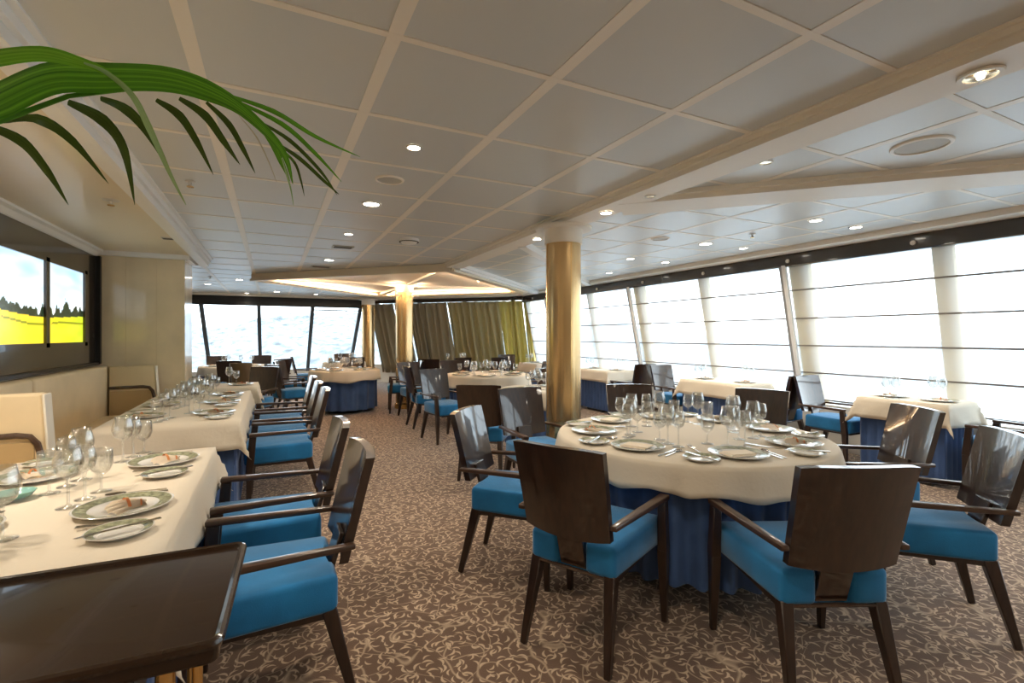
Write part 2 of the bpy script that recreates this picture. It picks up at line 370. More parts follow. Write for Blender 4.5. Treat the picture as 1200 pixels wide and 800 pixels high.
# walls
b = BM(); box(b, -1.85, -1.66, -2.6, 6.5, 0, 2.262); WL = struct('wall_left', b, WALLC)
b = BM(); box(b, -1.85, -.87, 6.5, 7.05, 0, 2.262); WP = struct('wall_pier', b, MARB)
for x in (-1.40, -1.13):
    b = BM(); box(b, x-.0015, x+.0015, 6.4985, 6.5, .9, 2.12); obj('marble_joint', b, UPH, WP)
b = BM(); box(b, -5, 5.75, -2.75, -2.6, 0, 2.262); struct('wall_rear', b, WALLC)
b = BM(); box(b, -5.15, -5, 6.5, 15, 0, 2.262); struct('wall_far_left', b, WALLC)
b = BM(); box(b, -5, -1.85, 6.9, 7.05, 0, 2.262); struct('wall_left_return', b, WALLC)

# right window wall leaning in at the top: x = 5.30 at z 2.08 to 5.64 at z .5
def ux(z): return 5.30+(2.08-z)*.215
b = BM()
q = [(5.64, 0), (5.80, 0), (5.80, .5), (5.60, .5)]
A = [b.verts.new((x, -2.6, z)) for x, z in q]; B = [b.verts.new((x, 10.1, z)) for x, z in q]
b.faces.new(A); b.faces.new(B[::-1])
for i in range(4): b.faces.new((A[i], A[(i+1) % 4], B[(i+1) % 4], B[i]))
WR = struct('wall_right', b, LOWW)
b = BM(); beam(b, (5.29, -2.6, 2.135), (5.29, 10.1, 2.135), (.10, .15), (.10, .15)); bev(b, .01, 1); VL = struct('trim_14', b, VAL)
for k in range(9):  # small discs stand in for downlight reflections on the glossy valance
    y = -.05+1.2*k
    b = BM(); tube(b, [(5.237, y, 2.12), (5.222, y, 2.12)], .022, 10); obj('downlight_reflection', b, TRIMR, VL)
vs = [-.5, .85, 2.2, 3.55, 4.9, 6.25, 7.6, 8.95, 10.1]
for k, y in enumerate(vs):
    wide = k in (1, 3, 5, 7)
    b = BM(); xo = .10
    beam(b, (ux(2.08)+xo, y, 2.08), (ux(.5)+xo, y, .5), (.15, .06), (.15, .06), up=(1, 0, 0)) if not wide else beam(b, (ux(2.08)+xo, y-.03, 2.08), (ux(.5)+xo, y-.03, .5), (.22, .07), (.22, .07), up=(1, 0, 0))
    mo = struct('trim_%d' % (20+k), b, MULT)
    if wide:
        b = BM(); beam(b, (ux(2.08)-.045, y+.10, 2.08), (ux(.5)-.045, y+.10, .5), (.034, .03), (.034, .03), up=(1, 0, 0)); obj('blind_guide', b, GREYM, mo)
        b = BM(); beam(b, (ux(2.08)-.05, y+.06, 2.08), (ux(.5)-.05, y+.06, .5), (.045, .03), (.045, .03), up=(1, 0, 0)); obj('white_guide_edge', b, MULW, mo)
for k, (y0, y1) in enumerate(zip(vs, vs[1:])):
    b = BM(); v = [b.verts.new(p) for p in ((ux(2.10)+.13, y0, 2.10), (ux(2.10)+.13, y1, 2.10), (ux(.5)+.13, y1, .5), (ux(.5)+.13, y0, .5))]; b.faces.new(v)
    struct('window_%d' % (k+1), b, PANE)
b = BM(); v = [b.verts.new(p) for p in ((ux(2.10)+.13, -2.6, 2.10), (ux(2.10)+.13, -.5, 2.10), (ux(.5)+.13, -.5, .5), (ux(.5)+.13, -2.6, .5))]; b.faces.new(v); struct('window_9', b, PANE)
# roman blinds: bays between guides, each with five tiers and battens
bz = [2.07, 1.795, 1.475, 1.165, .855, .55]
bays = [(-2.5, .92), (.98, 3.62), (3.68, 6.32), (6.38, 9.02), (9.08, 10.0)]
names = ['nearest the camera at the right edge', 'second along, beside the nearest window table', 'third along, beyond the brass column\'s right', 'fourth along, behind the brass column', 'farthest, next to the yellow curtains']
for (y0, y1), nm in zip(bays, names):
    t = thing('roman_blind', 'white translucent roman blind with dark battens, '+nm, 'blind', (ux(2.07), (y0+y1)/2, 2.07), 0, 'roman blinds along the right windows')
    L = (y1-y0)/2
    for a, c in zip(bz, bz[1:]):
        b = BM()
        def fn(i, j, a=a, c=c):
            z = a+(c-a)*j; return (ux(z)-ux(2.07)-.012*sin(pi*j), -L+2*L*i, z-2.07)
        grid(b, fn, 6, 5); obj('blind_panel', b, SHADE, t, 'full')
    for z in bz[1:]:
        b = BM(); beam(b, (ux(z)-ux(2.07)-.012, -L, z-2.07), (ux(z)-ux(2.07)-.012, L, z-2.07), (.018, .016), (.018, .016)); obj('batten', b, BATT, t)

# far windows, strongly raked: top at y=12.95 z=2.02, bottom at y=14.4 z=.75
def fy(z): return 12.95+(2.02-z)*1.14
b = BM(); box(b, -5, 2.25, 12.86, 12.98, 1.99, 2.21); struct('trim_15', b, BLACK)
b = BM(); box(b, -5, 3.4, 14.95, 15.1, 0, .35); struct('wall_front', b, LOWW)
fu = [-3.75, -2.59, -1.43, -.27, .91, 2.05]
for k, x in enumerate(fu):
    b = BM(); beam(b, (x, fy(2.02), 2.02), (x, fy(.32), .32), (.085, .08), (.085, .08)); struct('trim_%d' % (40+k), b, MULD)
for k, (x0, x1) in enumerate(zip([-5]+fu, fu)):
    b = BM(); v = [b.verts.new(p) for p in ((x0, fy(2.02)+.03, 2.02), (x1, fy(2.02)+.03, 2.02), (x1, fy(.34)+.03, .34), (x0, fy(.34)+.03, .34))]; b.faces.new(v); struct('window_%d' % (20+k), b, PANE)
b = BM(); beam(b, (.95, 13.1, 1.93), (2.0, 13.1, 1.93), (.03, .03), (.03, .03)); struct('trim_46', b, GREYM)
# diagonal corner: windows and curtains, leaning out at the bottom
dA = Vector((2.12, 13.10, 0)); dB = Vector((5.36, 9.98, 0)); dd = (dB-dA).normalized(); dn = Vector((-dd.y, dd.x, 0))
if dn.x < 0: dn = -dn
LD = (dB-dA).length
def dp(t, z, off=0): return dA+dd*t+dn*((2.15-z)*.38+off)+Vector((0, 0, z))
b = BM(); v = [b.verts.new(dp(t, z, .30)) for t, z in ((-.3, 2.15), (LD+.1, 2.15), (LD+.1, .5), (-.3, .5))]; b.faces.new(v); struct('window_30', b, PANE)
b = BM(); beam(b, dp(-.3, .25, .2), dp(LD+.2, .25, .2), (.15, .5), (.15, .5)); struct('wall_corner', b, LOWW)
b = BM(); beam(b, dp(-.05, 2.16, .0), dp(LD, 2.16, .0), (.10, .09), (.10, .09)); struct('trim_16', b, VAL)
for k in range(4):
    t = .3+k*1.25; b = BM(); beam(b, dp(t, 2.15, .22), dp(t, .5, .22), (.10, .06), (.10, .06), up=dn); struct('trim_%d' % (50+k), b, MULD)
def curtain(t0, t1, ci, label, amp=.11, folds=4):
    b = BM()
    base = dp((t0+t1)/2, 0)
    def fn(i, j):
        z = 2.11-1.83*j; t = t0+(t1-t0)*i
        return dp(t+.022*sin(i*17+j*2.2)*sin(pi*i), z, .10+amp*(.6+.4*j)*sin(i*folds*2*pi+.6*sin(j*3+t0*3))*(.75+.25*sin(i*23)))
    grid(b, fn, folds*9, 10)
    org = dp((t0+t1)/2, 0); org.z = 0; ang = atan2(dd.y, dd.x)
    bmesh.ops.transform(b, matrix=Matrix.Rotation(-ang, 4, 'Z') @ Matrix.Translation(-org), verts=b.verts)
    o = obj('curtain', b, CURT[ci], None, 'full'); o.location = org; o.rotation_euler = (0, 0, ang); tag(o, label, 'curtain', 'curtains across the far corner windows')
    so = o.modifiers.new('thick', 'SOLIDIFY'); so.thickness = .003; return o
curtain(.10, .84, 0, 'grey olive curtain behind the far slim column, leftmost of the corner curtains')
curtain(.86, 1.22, 0, 'narrow grey curtain just left of the middle column between two light gaps', folds=3)
curtain(1.27, 1.62, 0, 'narrow grey curtain just right of the middle column', folds=3)
curtain(1.62, 2.36, 0, 'grey olive curtain, second right of the middle column', folds=4)
curtain(2.36, 3.02, 1, 'dull olive curtain in the middle of the corner window', folds=4)
curtain(3.02, 3.73, 1, 'olive and gold curtain left of the yellow curtain', folds=4)
curtain(3.73, 4.32, 2, 'bright yellow green curtain, backlit', folds=4)
curtain(4.33, 4.50, 2, 'narrow backlit yellow curtain next to the blinds, rightmost of the corner curtains', folds=2)

# ------------------------------------------------------------------ columns
def column(x, y, r, label, capital=True):
    t = thing('column', label, 'column', (x, y, 0))
    b = BM(); prof = [(0, 0), (r, 0), (r, 2.06), (0, 2.06)]
    lathe(b, prof, 40); obj('shaft', b, COLM, t, True)
    b = BM(); lathe(b, [(r+.001, 0), (r+.022, 0), (r+.022, .08), (r+.006, .10), (r+.001, .10)], 40); obj('base_ring', b, BRASS, t, True)
    for a in (20, 110, 200, 290):
        b = BM(); aa = R_(a-26); beam(b, (cos(aa)*r, sin(aa)*r, .10), (cos(aa)*r, sin(aa)*r, 2.06), (.006, .006), (.006, .006)); obj('seam_strip', b, BRASS, t)
    b = BM(); lathe(b, [(0, 2.045), (r+.012, 2.045), (r+.012, 2.15), (r+.02, 2.165), (0, 2.165)], 40); obj('capital', b, CREAM, t, True)
    b = BM(); lathe(b, [(0, 2.165), (r+.085, 2.165), (r+.095, 2.175), (r+.095, 2.188), (0, 2.188)], 40); obj('cap_plate', b, CREAM, t, True)
    return t
column(2.215, 3.50, .147, 'thick brass clad column beside the large round table in the foreground')
column(2.12, 8.62, .147, 'brass clad column under the glowing diamond coffer in mid room')
column(2.14, 12.35, .147, 'farthest column, slim in view, beside the far left windows')

# ------------------------------------------------------------------ ceiling fittings
def downlight(x, y, z, r, label, lit=True, power=1.0):
    t = thing('downlight', label, 'ceiling light', (x, y, z))
    b = BM(); lathe(b, [(r, 0), (r, -.006), (r*1.25, -.006), (r*1.32, 0)], 28); obj('trim_ring', b, TRIMR, t, True)
    b = BM(); lathe(b, [(0, -.0035), (r, -.0035), (r, .0), (0, .0)], 24); obj('lens', b, LENS if lit else GOLDF, t)
    if lit:
        ld = bpy.data.lights.new('downlight_lamp', 'SPOT'); ld.energy = LAMP_W*power*4; ld.color = WARM; ld.spot_size = R_(150); ld.spot_blend = 1; ld.shadow_soft_size = .06
        lo = bpy.data.objects.new('downlight_lamp', ld); COL.objects.link(lo); lo.parent = t; lo.location = (0, 0, -.03)
    return t
zc = ZC-.0065
for (x, y, r, l) in [(.66, 2.48, .032, 'small round downlight above the aisle, nearest lit one'), (.66, 3.68, .055, 'large bright downlight above the aisle'),
        (.66, 4.86, .035, 'downlight above the aisle beyond the large bright one'), (.66, 6.62, .055, 'wide downlight above the aisle near the coffer'),
        (-.50, 9.6, .055, 'lit downlight left of the coffer tip'), (-1.07, 10.65, .05, 'lit downlight near the pier wall\'s right edge'),
        (.10, 11.8, .055, 'lit downlight before the far windows, left of the middle mullion'), (.92, 12.1, .045, 'lit downlight before the far windows, right of the middle mullion'),
        (-.50, 12.5, .04, 'small downlight right above the far valance'),
        (4.11, 2.54, .045, 'downlight near right windows, left one of the nearest pair'), (4.69, 2.54, .045, 'downlight near right windows, right one of the nearest pair'),
        (4.11, 3.70, .06, 'wide downlight near right windows, left one of the second pair'), (4.69, 3.70, .04, 'downlight near right windows, right one of the second pair'),
        (4.05, 4.83, .045, 'downlight near right windows, left one of the third pair'), (4.66, 4.86, .045, 'downlight near right windows, right one of the third pair'),
        (4.66, 6.05, .045, 'small downlight right of the brass column shaft'), (4.35, 6.95, .045, 'small downlight left of the brass column shaft')]:
    downlight(x, y, zc, r, l)
for (x, y, l) in [(.66, .75, 'added unseen downlight above the aisle beside the camera'), (.66, -1.1, 'added unseen downlight above the aisle behind the camera'), (4.11, .7, 'added downlight near right windows out of view'), (4.11, -1.2, 'added unseen downlight near right windows behind the camera'), (2.9, -.3, 'added unseen downlight over the right side behind the camera')]:  # out of view, added to help light the ceiling
    downlight(x, y, zc, .055, l)
downlight(2.22, 2.92, 2.186, .04, 'lit spotlight in the beam just before the brass column')
downlight(2.24, 4.0, 2.186, .035, 'lit spotlight in the beam just beyond the brass column')
downlight(-1.3, 2.75, 2.168, .05, 'added unseen downlight in the beige soffit above the pictures', power=1.5)  # soffit lamps out of view, added to light the left side warmly
downlight(-1.2, 2.2, 2.168, .05, 'added unseen downlight in the beige soffit above the nearest banquette', power=1.4)
downlight(-1.2, -.2, 2.168, .05, 'added unseen downlight in the beige soffit behind the camera', power=1.4)
downlight(2.45, 1.79, 2.233, .03, 'small unlit eyeball light at the beam edge', lit=False)
downlight(2.22, 2.45, 2.186, .028, 'small unlit spotlight in the beam before the lit one', lit=False)
# gold fitting on the beam
t = thing('gold_spotlight', 'open gold reflector light set in the near end of the beam', 'ceiling light', (2.225, .80, 2.186))
b = BM(); lathe(b, [(.048, 0), (.048, -.008), (.062, -.008), (.064, 0)], 32); obj('trim_ring', b, CREAM, t, True)
b = BM(); lathe(b, [(0, -.002), (.02, -.003), (.03, -.006), (.048, -.006), (.048, .0), (0, 0)], 32); obj('reflector', b, GOLDF, t, True)
for a in range(3):
    b = BM(); aa = a*2.1+.4; beam(b, (.012*cos(aa), .012*sin(aa), -.008), (.044*cos(aa), .044*sin(aa), -.008), (.008, .004), (.008, .004)); obj('bracket', b, TRIMR, t)
b = BM(); lathe(b, [(0, -.016), (.01, -.014), (.014, -.006), (.014, -.001), (0, -.001)], 16); obj('bulb', b, LENS, t, True)
# ceiling speakers and vents
def speaker(x, y, z, r, label):
    t = thing('ceiling_speaker', label, 'speaker', (x, y, z))
    b = BM(); lathe(b, [(r, 0), (r*1.02, -.010), (r*1.16, -.008), (r*1.2, 0)], 40); obj('rim', b, BAR, t, True)
    b = BM(); lathe(b, [(0, -.004), (r, -.004), (r, 0), (0, 0)], 36); obj('grille', b, VENT, t)
speaker(2.985, 1.305, zc, .11, 'large round ceiling speaker in the bluish panel right of the beam')
speaker(.66, 3.06, zc, .075, 'round flush ceiling speaker between two aisle downlights')
speaker(3.48, 3.70, zc, .075, 'faint round ceiling speaker right of the brass column top')
def vent(x, y, z, w, h, label):
    t = thing('ceiling_vent', label, 'vent', (x, y, z))
    b = BM(); box(b, -w/2, w/2, -h/2, h/2, -.006, 0); obj('frame', b, VENT, t)
    for k in range(3):
        b = BM(); yy = (k-1)*h*.28; box(b, -w*.42, w*.42, yy-h*.07, yy+h*.07, -.008, -.005); obj('slot', b, VENTD, t)
vent(.70, 5.6, zc, .22, .16, 'dark slotted ceiling vent before the wide aisle downlight')
vent(.62, 7.3, zc, .26, .18, 'dark slotted ceiling vent beyond the wide aisle downlight')
vent(-.80-.05, 5.4, 2.17, .10, .10, 'small dark vent at the far end of the beige soffit')
t = thing('smoke_detector', 'white round smoke detector hanging from the ceiling above the aisle', 'smoke detector', (1.24, 4.85, zc))
b = BM(); lathe(b, [(0, 0), (.10, 0), (.10, -.02), (.07, -.045), (.03, -.055), (0, -.055)], 28); obj('housing', b, WHITEM, t, True)
b = BM(); lathe(b, [(.08, -.028), (.098, -.028), (.098, -.033), (.08, -.033)], 24); obj('slot_ring', b, VENTD, t)
def sprinkler(x, y, z, label, r=.03):
    t = thing('sprinkler', label, 'sprinkler', (x, y, z))
    b = BM(); lathe(b, [(0, 0), (r, 0), (r*.9, -.006), (.009, -.008), (.009, -.03), (0, -.03)], 18); obj('base', b, TRIMR, t, True)
    b = BM(); lathe(b, [(0, -.036), (.004, -.034), (.02, -.034), (.02, -.038), (0, -.038)], 16); obj('deflector', b, BRASS, t)
    b = BM(); tube(b, [(.006, 0, -.028), (.012, 0, -.032), (.004, 0, -.036)], .002, 6); tube(b, [(-.006, 0, -.028), (-.012, 0, -.032), (-.004, 0, -.036)], .002, 6); obj('yoke', b, BRASS, t)
sprinkler(-.46, 3.65, zc, 'small dark sprinkler between the cornice and the palm tip')
sprinkler(-.83-.12, 4.05, 2.17, 'brass sprinkler hanging from the beige soffit', .05)
sprinkler(4.12, 3.15, zc, 'small sprinkler near the right windows')
sprinkler(-.9, 9.3, zc, 'small sprinkler beyond the cornice end at left')
sprinkler(3.0, 6.95+.35, 2.17, 'tiny sprinkler on the white coffer edge')

# ------------------------------------------------------------------ left wall: frame, lit pictures, pads, banquettes
b = BM(); box(b, -1.66, -1.635, 1.9, 6.44, .985, 2.10); FR = obj('picture_frame', b, DARKF); tag(FR, 'long dark glossy frame on the left wall holding backlit landscape pictures', 'picture frame')
b = BM()
for yy in (4.335, 5.16, 6.06): box(b, -1.635, -1.610, yy-.035, yy+.035, 1.18, 1.905)
box(b, -1.635, -1.610, 4.30, 6.095, 1.165, 1.215); box(b, -1.635, -1.610, 4.30, 6.095, 1.872, 1.91); obj('frame_bar', b, DARKF, FR)
b = BM(); box(b, -1.635, -1.60, 1.9, 6.44, .975, 1.0); obj('lower_ledge', b, BLACK, FR)
b = BM(); box(b, -1.635, -1.59, 6.40, 6.45, .985, 2.10); obj('end_post', b, BLACK, FR)

def picture(y0, y1, label, tree):
    """backlit landscape print: vertex colours on a fine grid"""
    me = bpy.data.meshes.new('lit_picture'); nx, nz = 90, 80; vs_ = []; fs = []; cols = []
    z0, z1 = 1.213, 1.874
    for i in range(nx+1):
        for j in range(nz+1):
            u = i/nx; w = j/nz; vs_.append((0, (u-.5)*(y1-y0), (w-.5)*(z1-z0)))
            U = y0+u*(y1-y0); hz = .36+.05*sin(U*2.1+.6)-.03*(U-5)
            n1 = noise.noise(Vector((U*3, w*9, 1))); n2 = noise.noise(Vector((U*14, 3, 7))); n3 = noise.noise(Vector((U*30, w*24, 2)))
            th = .10+.09*n2+.04*n3
            for (cx, hh, ww) in tree:
                d = abs(U-cx)/ww
                if d < 1: th = max(th, hh*(1-d*d)**.5*(.85+.25*n3))
            if w > hz+th:
                c = (.55+.40*(1-w)+.25*n1, .74+.25*(1-w)+.15*n1, .95)
            elif w > hz+.01: g = .02+.05*max(0, n3); c = (g, g*1.6, g*.8)
            else:
                s = .5+.5*n1; c = (.72+.2*s-.35*max(0, U-5.3), .70-.05*s, .015+.03*s)
                if abs(w-hz*.78-.015*sin(U*6)) < .012 and u > .1: c = (.25, .28, .01)
            cols.append((max(0, min(1, c[0])), max(0, min(1, c[1])), max(0, min(1, c[2])), 1))
    for i in range(nx):
        for j in range(nz): a = i*(nz+1)+j; fs.append((a, a+nz+1, a+nz+2, a+1))
    me.from_pydata(vs_, [], fs); ca = me.color_attributes.new('print', 'FLOAT_COLOR', 'POINT')
    for k, c in enumerate(cols): ca.data[k].color = c
    me.materials.append(PRINT); o = bpy.data.objects.new('lit_picture', me); COL.objects.link(o); o.location = (-1.628, (y0+y1)/2, (z0+z1)/2)
    return tag(o, label, 'picture')
PRINT = bpy.data.materials.new('backlit_print'); PRINT.use_nodes = True
_n = PRINT.node_tree.nodes; _b = _n['Principled BSDF']; _a = _n.new('ShaderNodeVertexColor'); _a.layer_name = 'print'
PRINT.node_tree.links.new(_a.outputs[0], _b.inputs['Base Color']); PRINT.node_tree.links.new(_a.outputs[0], _b.inputs['Emission Color']); _b.inputs['Emission Strength'].default_value = .75; _b.inputs['Roughness'].default_value = .2
picture(4.37, 5.125, 'backlit picture of a yellow meadow under a pale sky, left one', [(4.5, .16, .06), (4.62, .14, .05)])
picture(5.195, 6.025, 'backlit picture of a yellow field with one tall dark tree, right one', [(5.42, .17, .05), (5.60, .26, .09), (5.83, .19, .06), (5.95, .17, .05)])

for k, (y0, y1) in enumerate(((-1.4, .6), (.62, 2.6), (2.62, 4.62), (4.64, 6.44))):
    b = BM(); box(b, -1.64, -1.52, y0, y1, .40, .965); bev(b, .025, 3); o = obj('wall_pad', b, UPH, None, True)
    tag(o, 'beige padded back panel on the left wall, '+['behind the camera', 'beside the espresso side station', 'under the left picture', 'at the pier wall end'][k], 'wall panel', 'padded back panels')
def bench(y0, y1, label):
    t = thing('banquette', label, 'bench', (-1.29, (y0+y1)/2, 0)); L = (y1-y0)/2
    b = BM(); box(b, -.26, .22, -L, L, .28, .46); bev(b, .03, 3); obj('seat_cushion', b, UPH, t, True)
    b = BM(); box(b, -.25, .17, -L+.01, L-.01, .06, .28); obj('base', b, UPHD, t)
    for s in (-1, 1):
        b = BM(); box(b, .10, .14, s*(L-.06)-.02, s*(L-.06)+.02, 0, .06); obj('foot', b, BLACK, t)
bench(.95, 3.46, 'beige upholstered banquette bench at the nearest left table')
bench(3.64, 6.29, 'beige upholstered banquette bench before the lit pictures')
def divider(y, label):
    t = thing('booth_divider', label, 'divider', (-1.32, y, 0))
    b = BM(); v = [(-.19, .28), (.24, .28), (.20, .96), (-.19, .96)]
    lo = [b.verts.new((x, -.045, z)) for x, z in v]; hi = [b.verts.new((x, .045, z)) for x, z in v]
    b.faces.new(lo); b.faces.new(hi[::-1])
    for i in range(4): b.faces.new((lo[i], lo[(i+1) % 4], hi[(i+1) % 4], hi[i]))
    bev(b, .018, 3); obj('padded_panel', b, UPH, t, True)
    b = BM(); v = [(.255, .30), (.215, .965)]
    beam(b, (.245, 0, .30), (.205, 0, .955), (.10, .012), (.10, .012), up=(1, 0, 0)); bev(b, .004, 1); obj('front_edge', b, UPHL, t, True)
    b = BM(); tube(b, [(-.18, -.055, .735), (.10, -.055, .74), (.155, -.055, .73), (.185, -.055, .69), (.20, -.055, .62), (.215, -.055, .30)], .016, 8); obj('wooden_arm', b, ARMW, t, True)
    b = BM(); prism(b, [(-.18, -.052), (.17, -.052), (.17, -.046), (-.18, -.046)], .30, .70); obj('arm_panel', b, UPHD, t)
    b = BM(); box(b, -.18, .24, -.04, .04, 0, .28); obj('plinth', b, UPHD, t)
divider(3.55, 'beige booth divider with dark wooden arm at the left photo edge')
divider(6.39, 'beige booth divider with dark wooden arm against the pier wall')

# ------------------------------------------------------------------ chairs
def make_chair():
    t = thing('dining_armchair', 'x', 'chair')
    b = BM(); prism(b, [(-.19, -.234), (-.062, -.234), (-.062, -.185), (.062, -.185), (.062, -.234), (.19, -.234), (.222, .23), (-.222, .23)], .335, .462); bev(b, .022, 3)
    for v in b.verts:
        if v.co.z > .455: v.co.z += .016*max(0, 1-(v.co.x/.21)**2)*max(0, 1-((v.co.y)/.25)**2)
    obj('seat', b, BLUE, t, True)
    b = BM(); box(b, -.185, .185, -.20, .21, .318, .338); obj('seat_frame', b, WOODL, t)
    for s in (-1, 1):
        b = BM(); beam(b, (s*.236, .19, .33), (s*.238, .20, 0), (.044, .046), (.025, .025)); beam(b, (s*.238, .19, .325), (s*.24, .17, .548), (.042, .05), (.034, .046)); bev(b, .004, 1); obj('front_leg', b, WOODL, t, True)
        b = BM(); beam(b, (s*.165, -.205, .345), (s*.188, -.292, 0), (.046, .05), (.026, .026)); bev(b, .004, 1); obj('rear_leg', b, WOODL, t, True)
        b = BM(); beam(b, (s*.243, .195, .560), (s*.205, -.285, .558), (.044, .024), (.030, .020)); bev(b, .006, 2); obj('armrest', b, ARMW, t, True)
    # curved lacquered back slab
    def face(off):
        def fn(i, j):
            q = 2*i-1; hw = .187+.010*j
            x = q*hw; y = -.250-.088*j-.022*(1-q*q)+off; z = .494+.358*j-.016*(1-q*q)*(1-j)
            if j > .99: z -= .005*abs(q)**6
            return (x, y, z)
        return fn
    b = BM(); Fm = grid(b, face(.016), 10, 5); Bk = grid(b, face(-.016), 10, 5)
    for i in range(10):
        b.faces.new((Fm[i][0], Fm[i+1][0], Bk[i+1][0], Bk[i][0])); b.faces.new((Fm[i][5], Fm[i+1][5], Bk[i+1][5], Bk[i][5]))
    for j in range(5):
        b.faces.new((Fm[0][j], Fm[0][j+1], Bk[0][j+1], Bk[0][j])); b.faces.new((Fm[10][j], Fm[10][j+1], Bk[10][j+1], Bk[10][j]))
    obj('backrest', b, WOOD, t, True)
    b = BM(); beam(b, (0, -.198, .34), (0, -.262, .55), (.118, .020), (.118, .018), up=(0, 1, 0)); bev(b, .003, 1); obj('back_spine', b, WOOD, t, True)
    b = BM(); tube(b, [(-.17, -.226, .334), (.17, -.226, .334)], .006, 8); obj('rear_rail', b, ARMW, t, True)
    return t
def chair(x, y, deg, label, group):
    return place('chair', make_chair, (x, y, 0), R_(deg), label, 'chair', group)
c26, s26 = cos(R_(26.3)), sin(R_(26.3))
GR = 'armchairs round the large round table'
TX, TY, TR, TZ = 2.187, 2.106, .747, .70
def rc(ang, dist, turn, label):
    a = R_(ang); x = TX+dist*cos(a); y = TY+dist*sin(a); chair(x, y, ang+90+turn, label, GR)
chair(1.282, 1.759, -61.8, 'blue armchair at front left of the large round table, back to the camera', GR)
chair(1.850, 1.225, -25, 'blue armchair at front right of the large round table, back to the camera', GR)
chair(2.66, 1.20, 42, 'blue armchair at the right photo edge, side on, drawn up to the round table', GR)
rc(337, 1.04, -8, 'armchair with streaky glossy back right of the large round table')
rc(20, 1.04, 0, 'armchair on the window side of the round table, dark back behind the glasses')
rc(64, 1.06, 0, 'armchair beyond the round table, low dark back behind the tall glasses')
chair(1.83, 3.20, -178, 'armchair with white reflecting back just left of the brass column', GR)
chair(1.255, 2.41, -134, 'blue armchair left of the round table, seen side on beside the aisle', GR)
GL = 'armchairs in the row along the left tables'
for i, (y, l) in enumerate([(1.93, 'blue armchair nearest the espresso side station'), (2.55, 'blue armchair second from the side station, at the nearest left table'),
        (4.20, 'blue armchair third in the left row, first at the middle table'), (4.83, 'blue armchair fourth in the left row, middle of the middle table'), (5.50, 'blue armchair fifth in the left row, far end of the middle table')]):
    chair(-.03 + .08*(i > 1), y, 90, l, GL)
GM = 'armchairs at the mid room tables'
chair(1.79, 4.17, -34, 'dark backed armchair with its back to the camera in mid aisle', GM)
chair(1.93, 5.72, -168, 'armchair with white reflecting back beside the aisle, nearer of two', GM)
chair(2.06, 7.55, -170, 'armchair with white reflecting back beside the aisle, farther of two', GM)
chair(2.03, 6.75, -90, 'dark armchair back right behind the nearer white reflecting armchair', GM)
chair(3.25, 5.95, 20, 'dark armchair before the mid room round table at right', GM)
chair(3.82, 7.0, 90, 'dark armchair on the window side of the mid room round table', GM)
chair(2.75, 7.75, 170, 'armchair on the far side of the mid room round table', GM)
chair(2.7, 9.0, -20, 'dark armchair right of the middle column', GM)
chair(3.3, 9.35, 15, 'dark armchair before the curtains, centre', GM)
chair(4.05, 9.2, 10, 'dark armchair before the yellow curtains', GM)
GW = 'armchairs at the window tables'
chair(5.20, 1.68, 0, 'armchair at the near end of the nearest window table, by the photo edge', GW)
chair(5.16, 2.955, 180, 'pale reflecting armchair at the far end of the nearest window table', GW)
chair(5.14, 3.665, 0, 'armchair at the near end of the second window table', GW)
chair(5.14, 5.12, 180, 'armchair at the far end of the second window table', GW)
chair(5.10, 6.07, 0, 'armchair at the near end of the third window table', GW)
chair(5.08, 7.60, 180, 'armchair at the far end of the third window table', GW)
chair(5.05, 8.37, 0, 'armchair at the near end of the farthest window table', GW)
chair(4.80, 9.85, 165, 'armchair at the far end of the farthest window table', GW)
GF = 'armchairs at the far left tables'
chair(1.98, 8.25, 80, 'blue armchair right of the far aisle round table', GF)
chair(.30, 8.25, -62, 'dark armchair left front of the far aisle round table', GF)
chair(.42, 9.15, -115, 'dark armchair left of the far aisle round table', GF)
chair(1.35, 9.6, 170, 'armchair behind the far aisle round table', GF)
chair(-.25, 7.25, 150, 'blue armchair turned side on at the far end of the left row', GF)
chair(-.60, 10.0, -10, 'dark armchair before the far left peach table', GF)
chair(-1.35, 10.3, -50, 'dark armchair right by the pier wall edge', GF)
chair(-.02, 10.3, 40, 'dark armchair right of the far left peach table', GF)
chair(-1.0, 11.85, 190, 'armchair behind the far left peach table, left', GF)
chair(-.25, 11.85, 170, 'armchair behind the far left peach table, right', GF)
chair(.72, 11.4, -90, 'dark armchair standing against the far windows, centre', GF)
chair(1.55, 12.15, 180, 'dark armchair standing against the far windows, right', GF)
chair(1.50, 10.55, 0, 'dark armchair before the far slim column', GF)

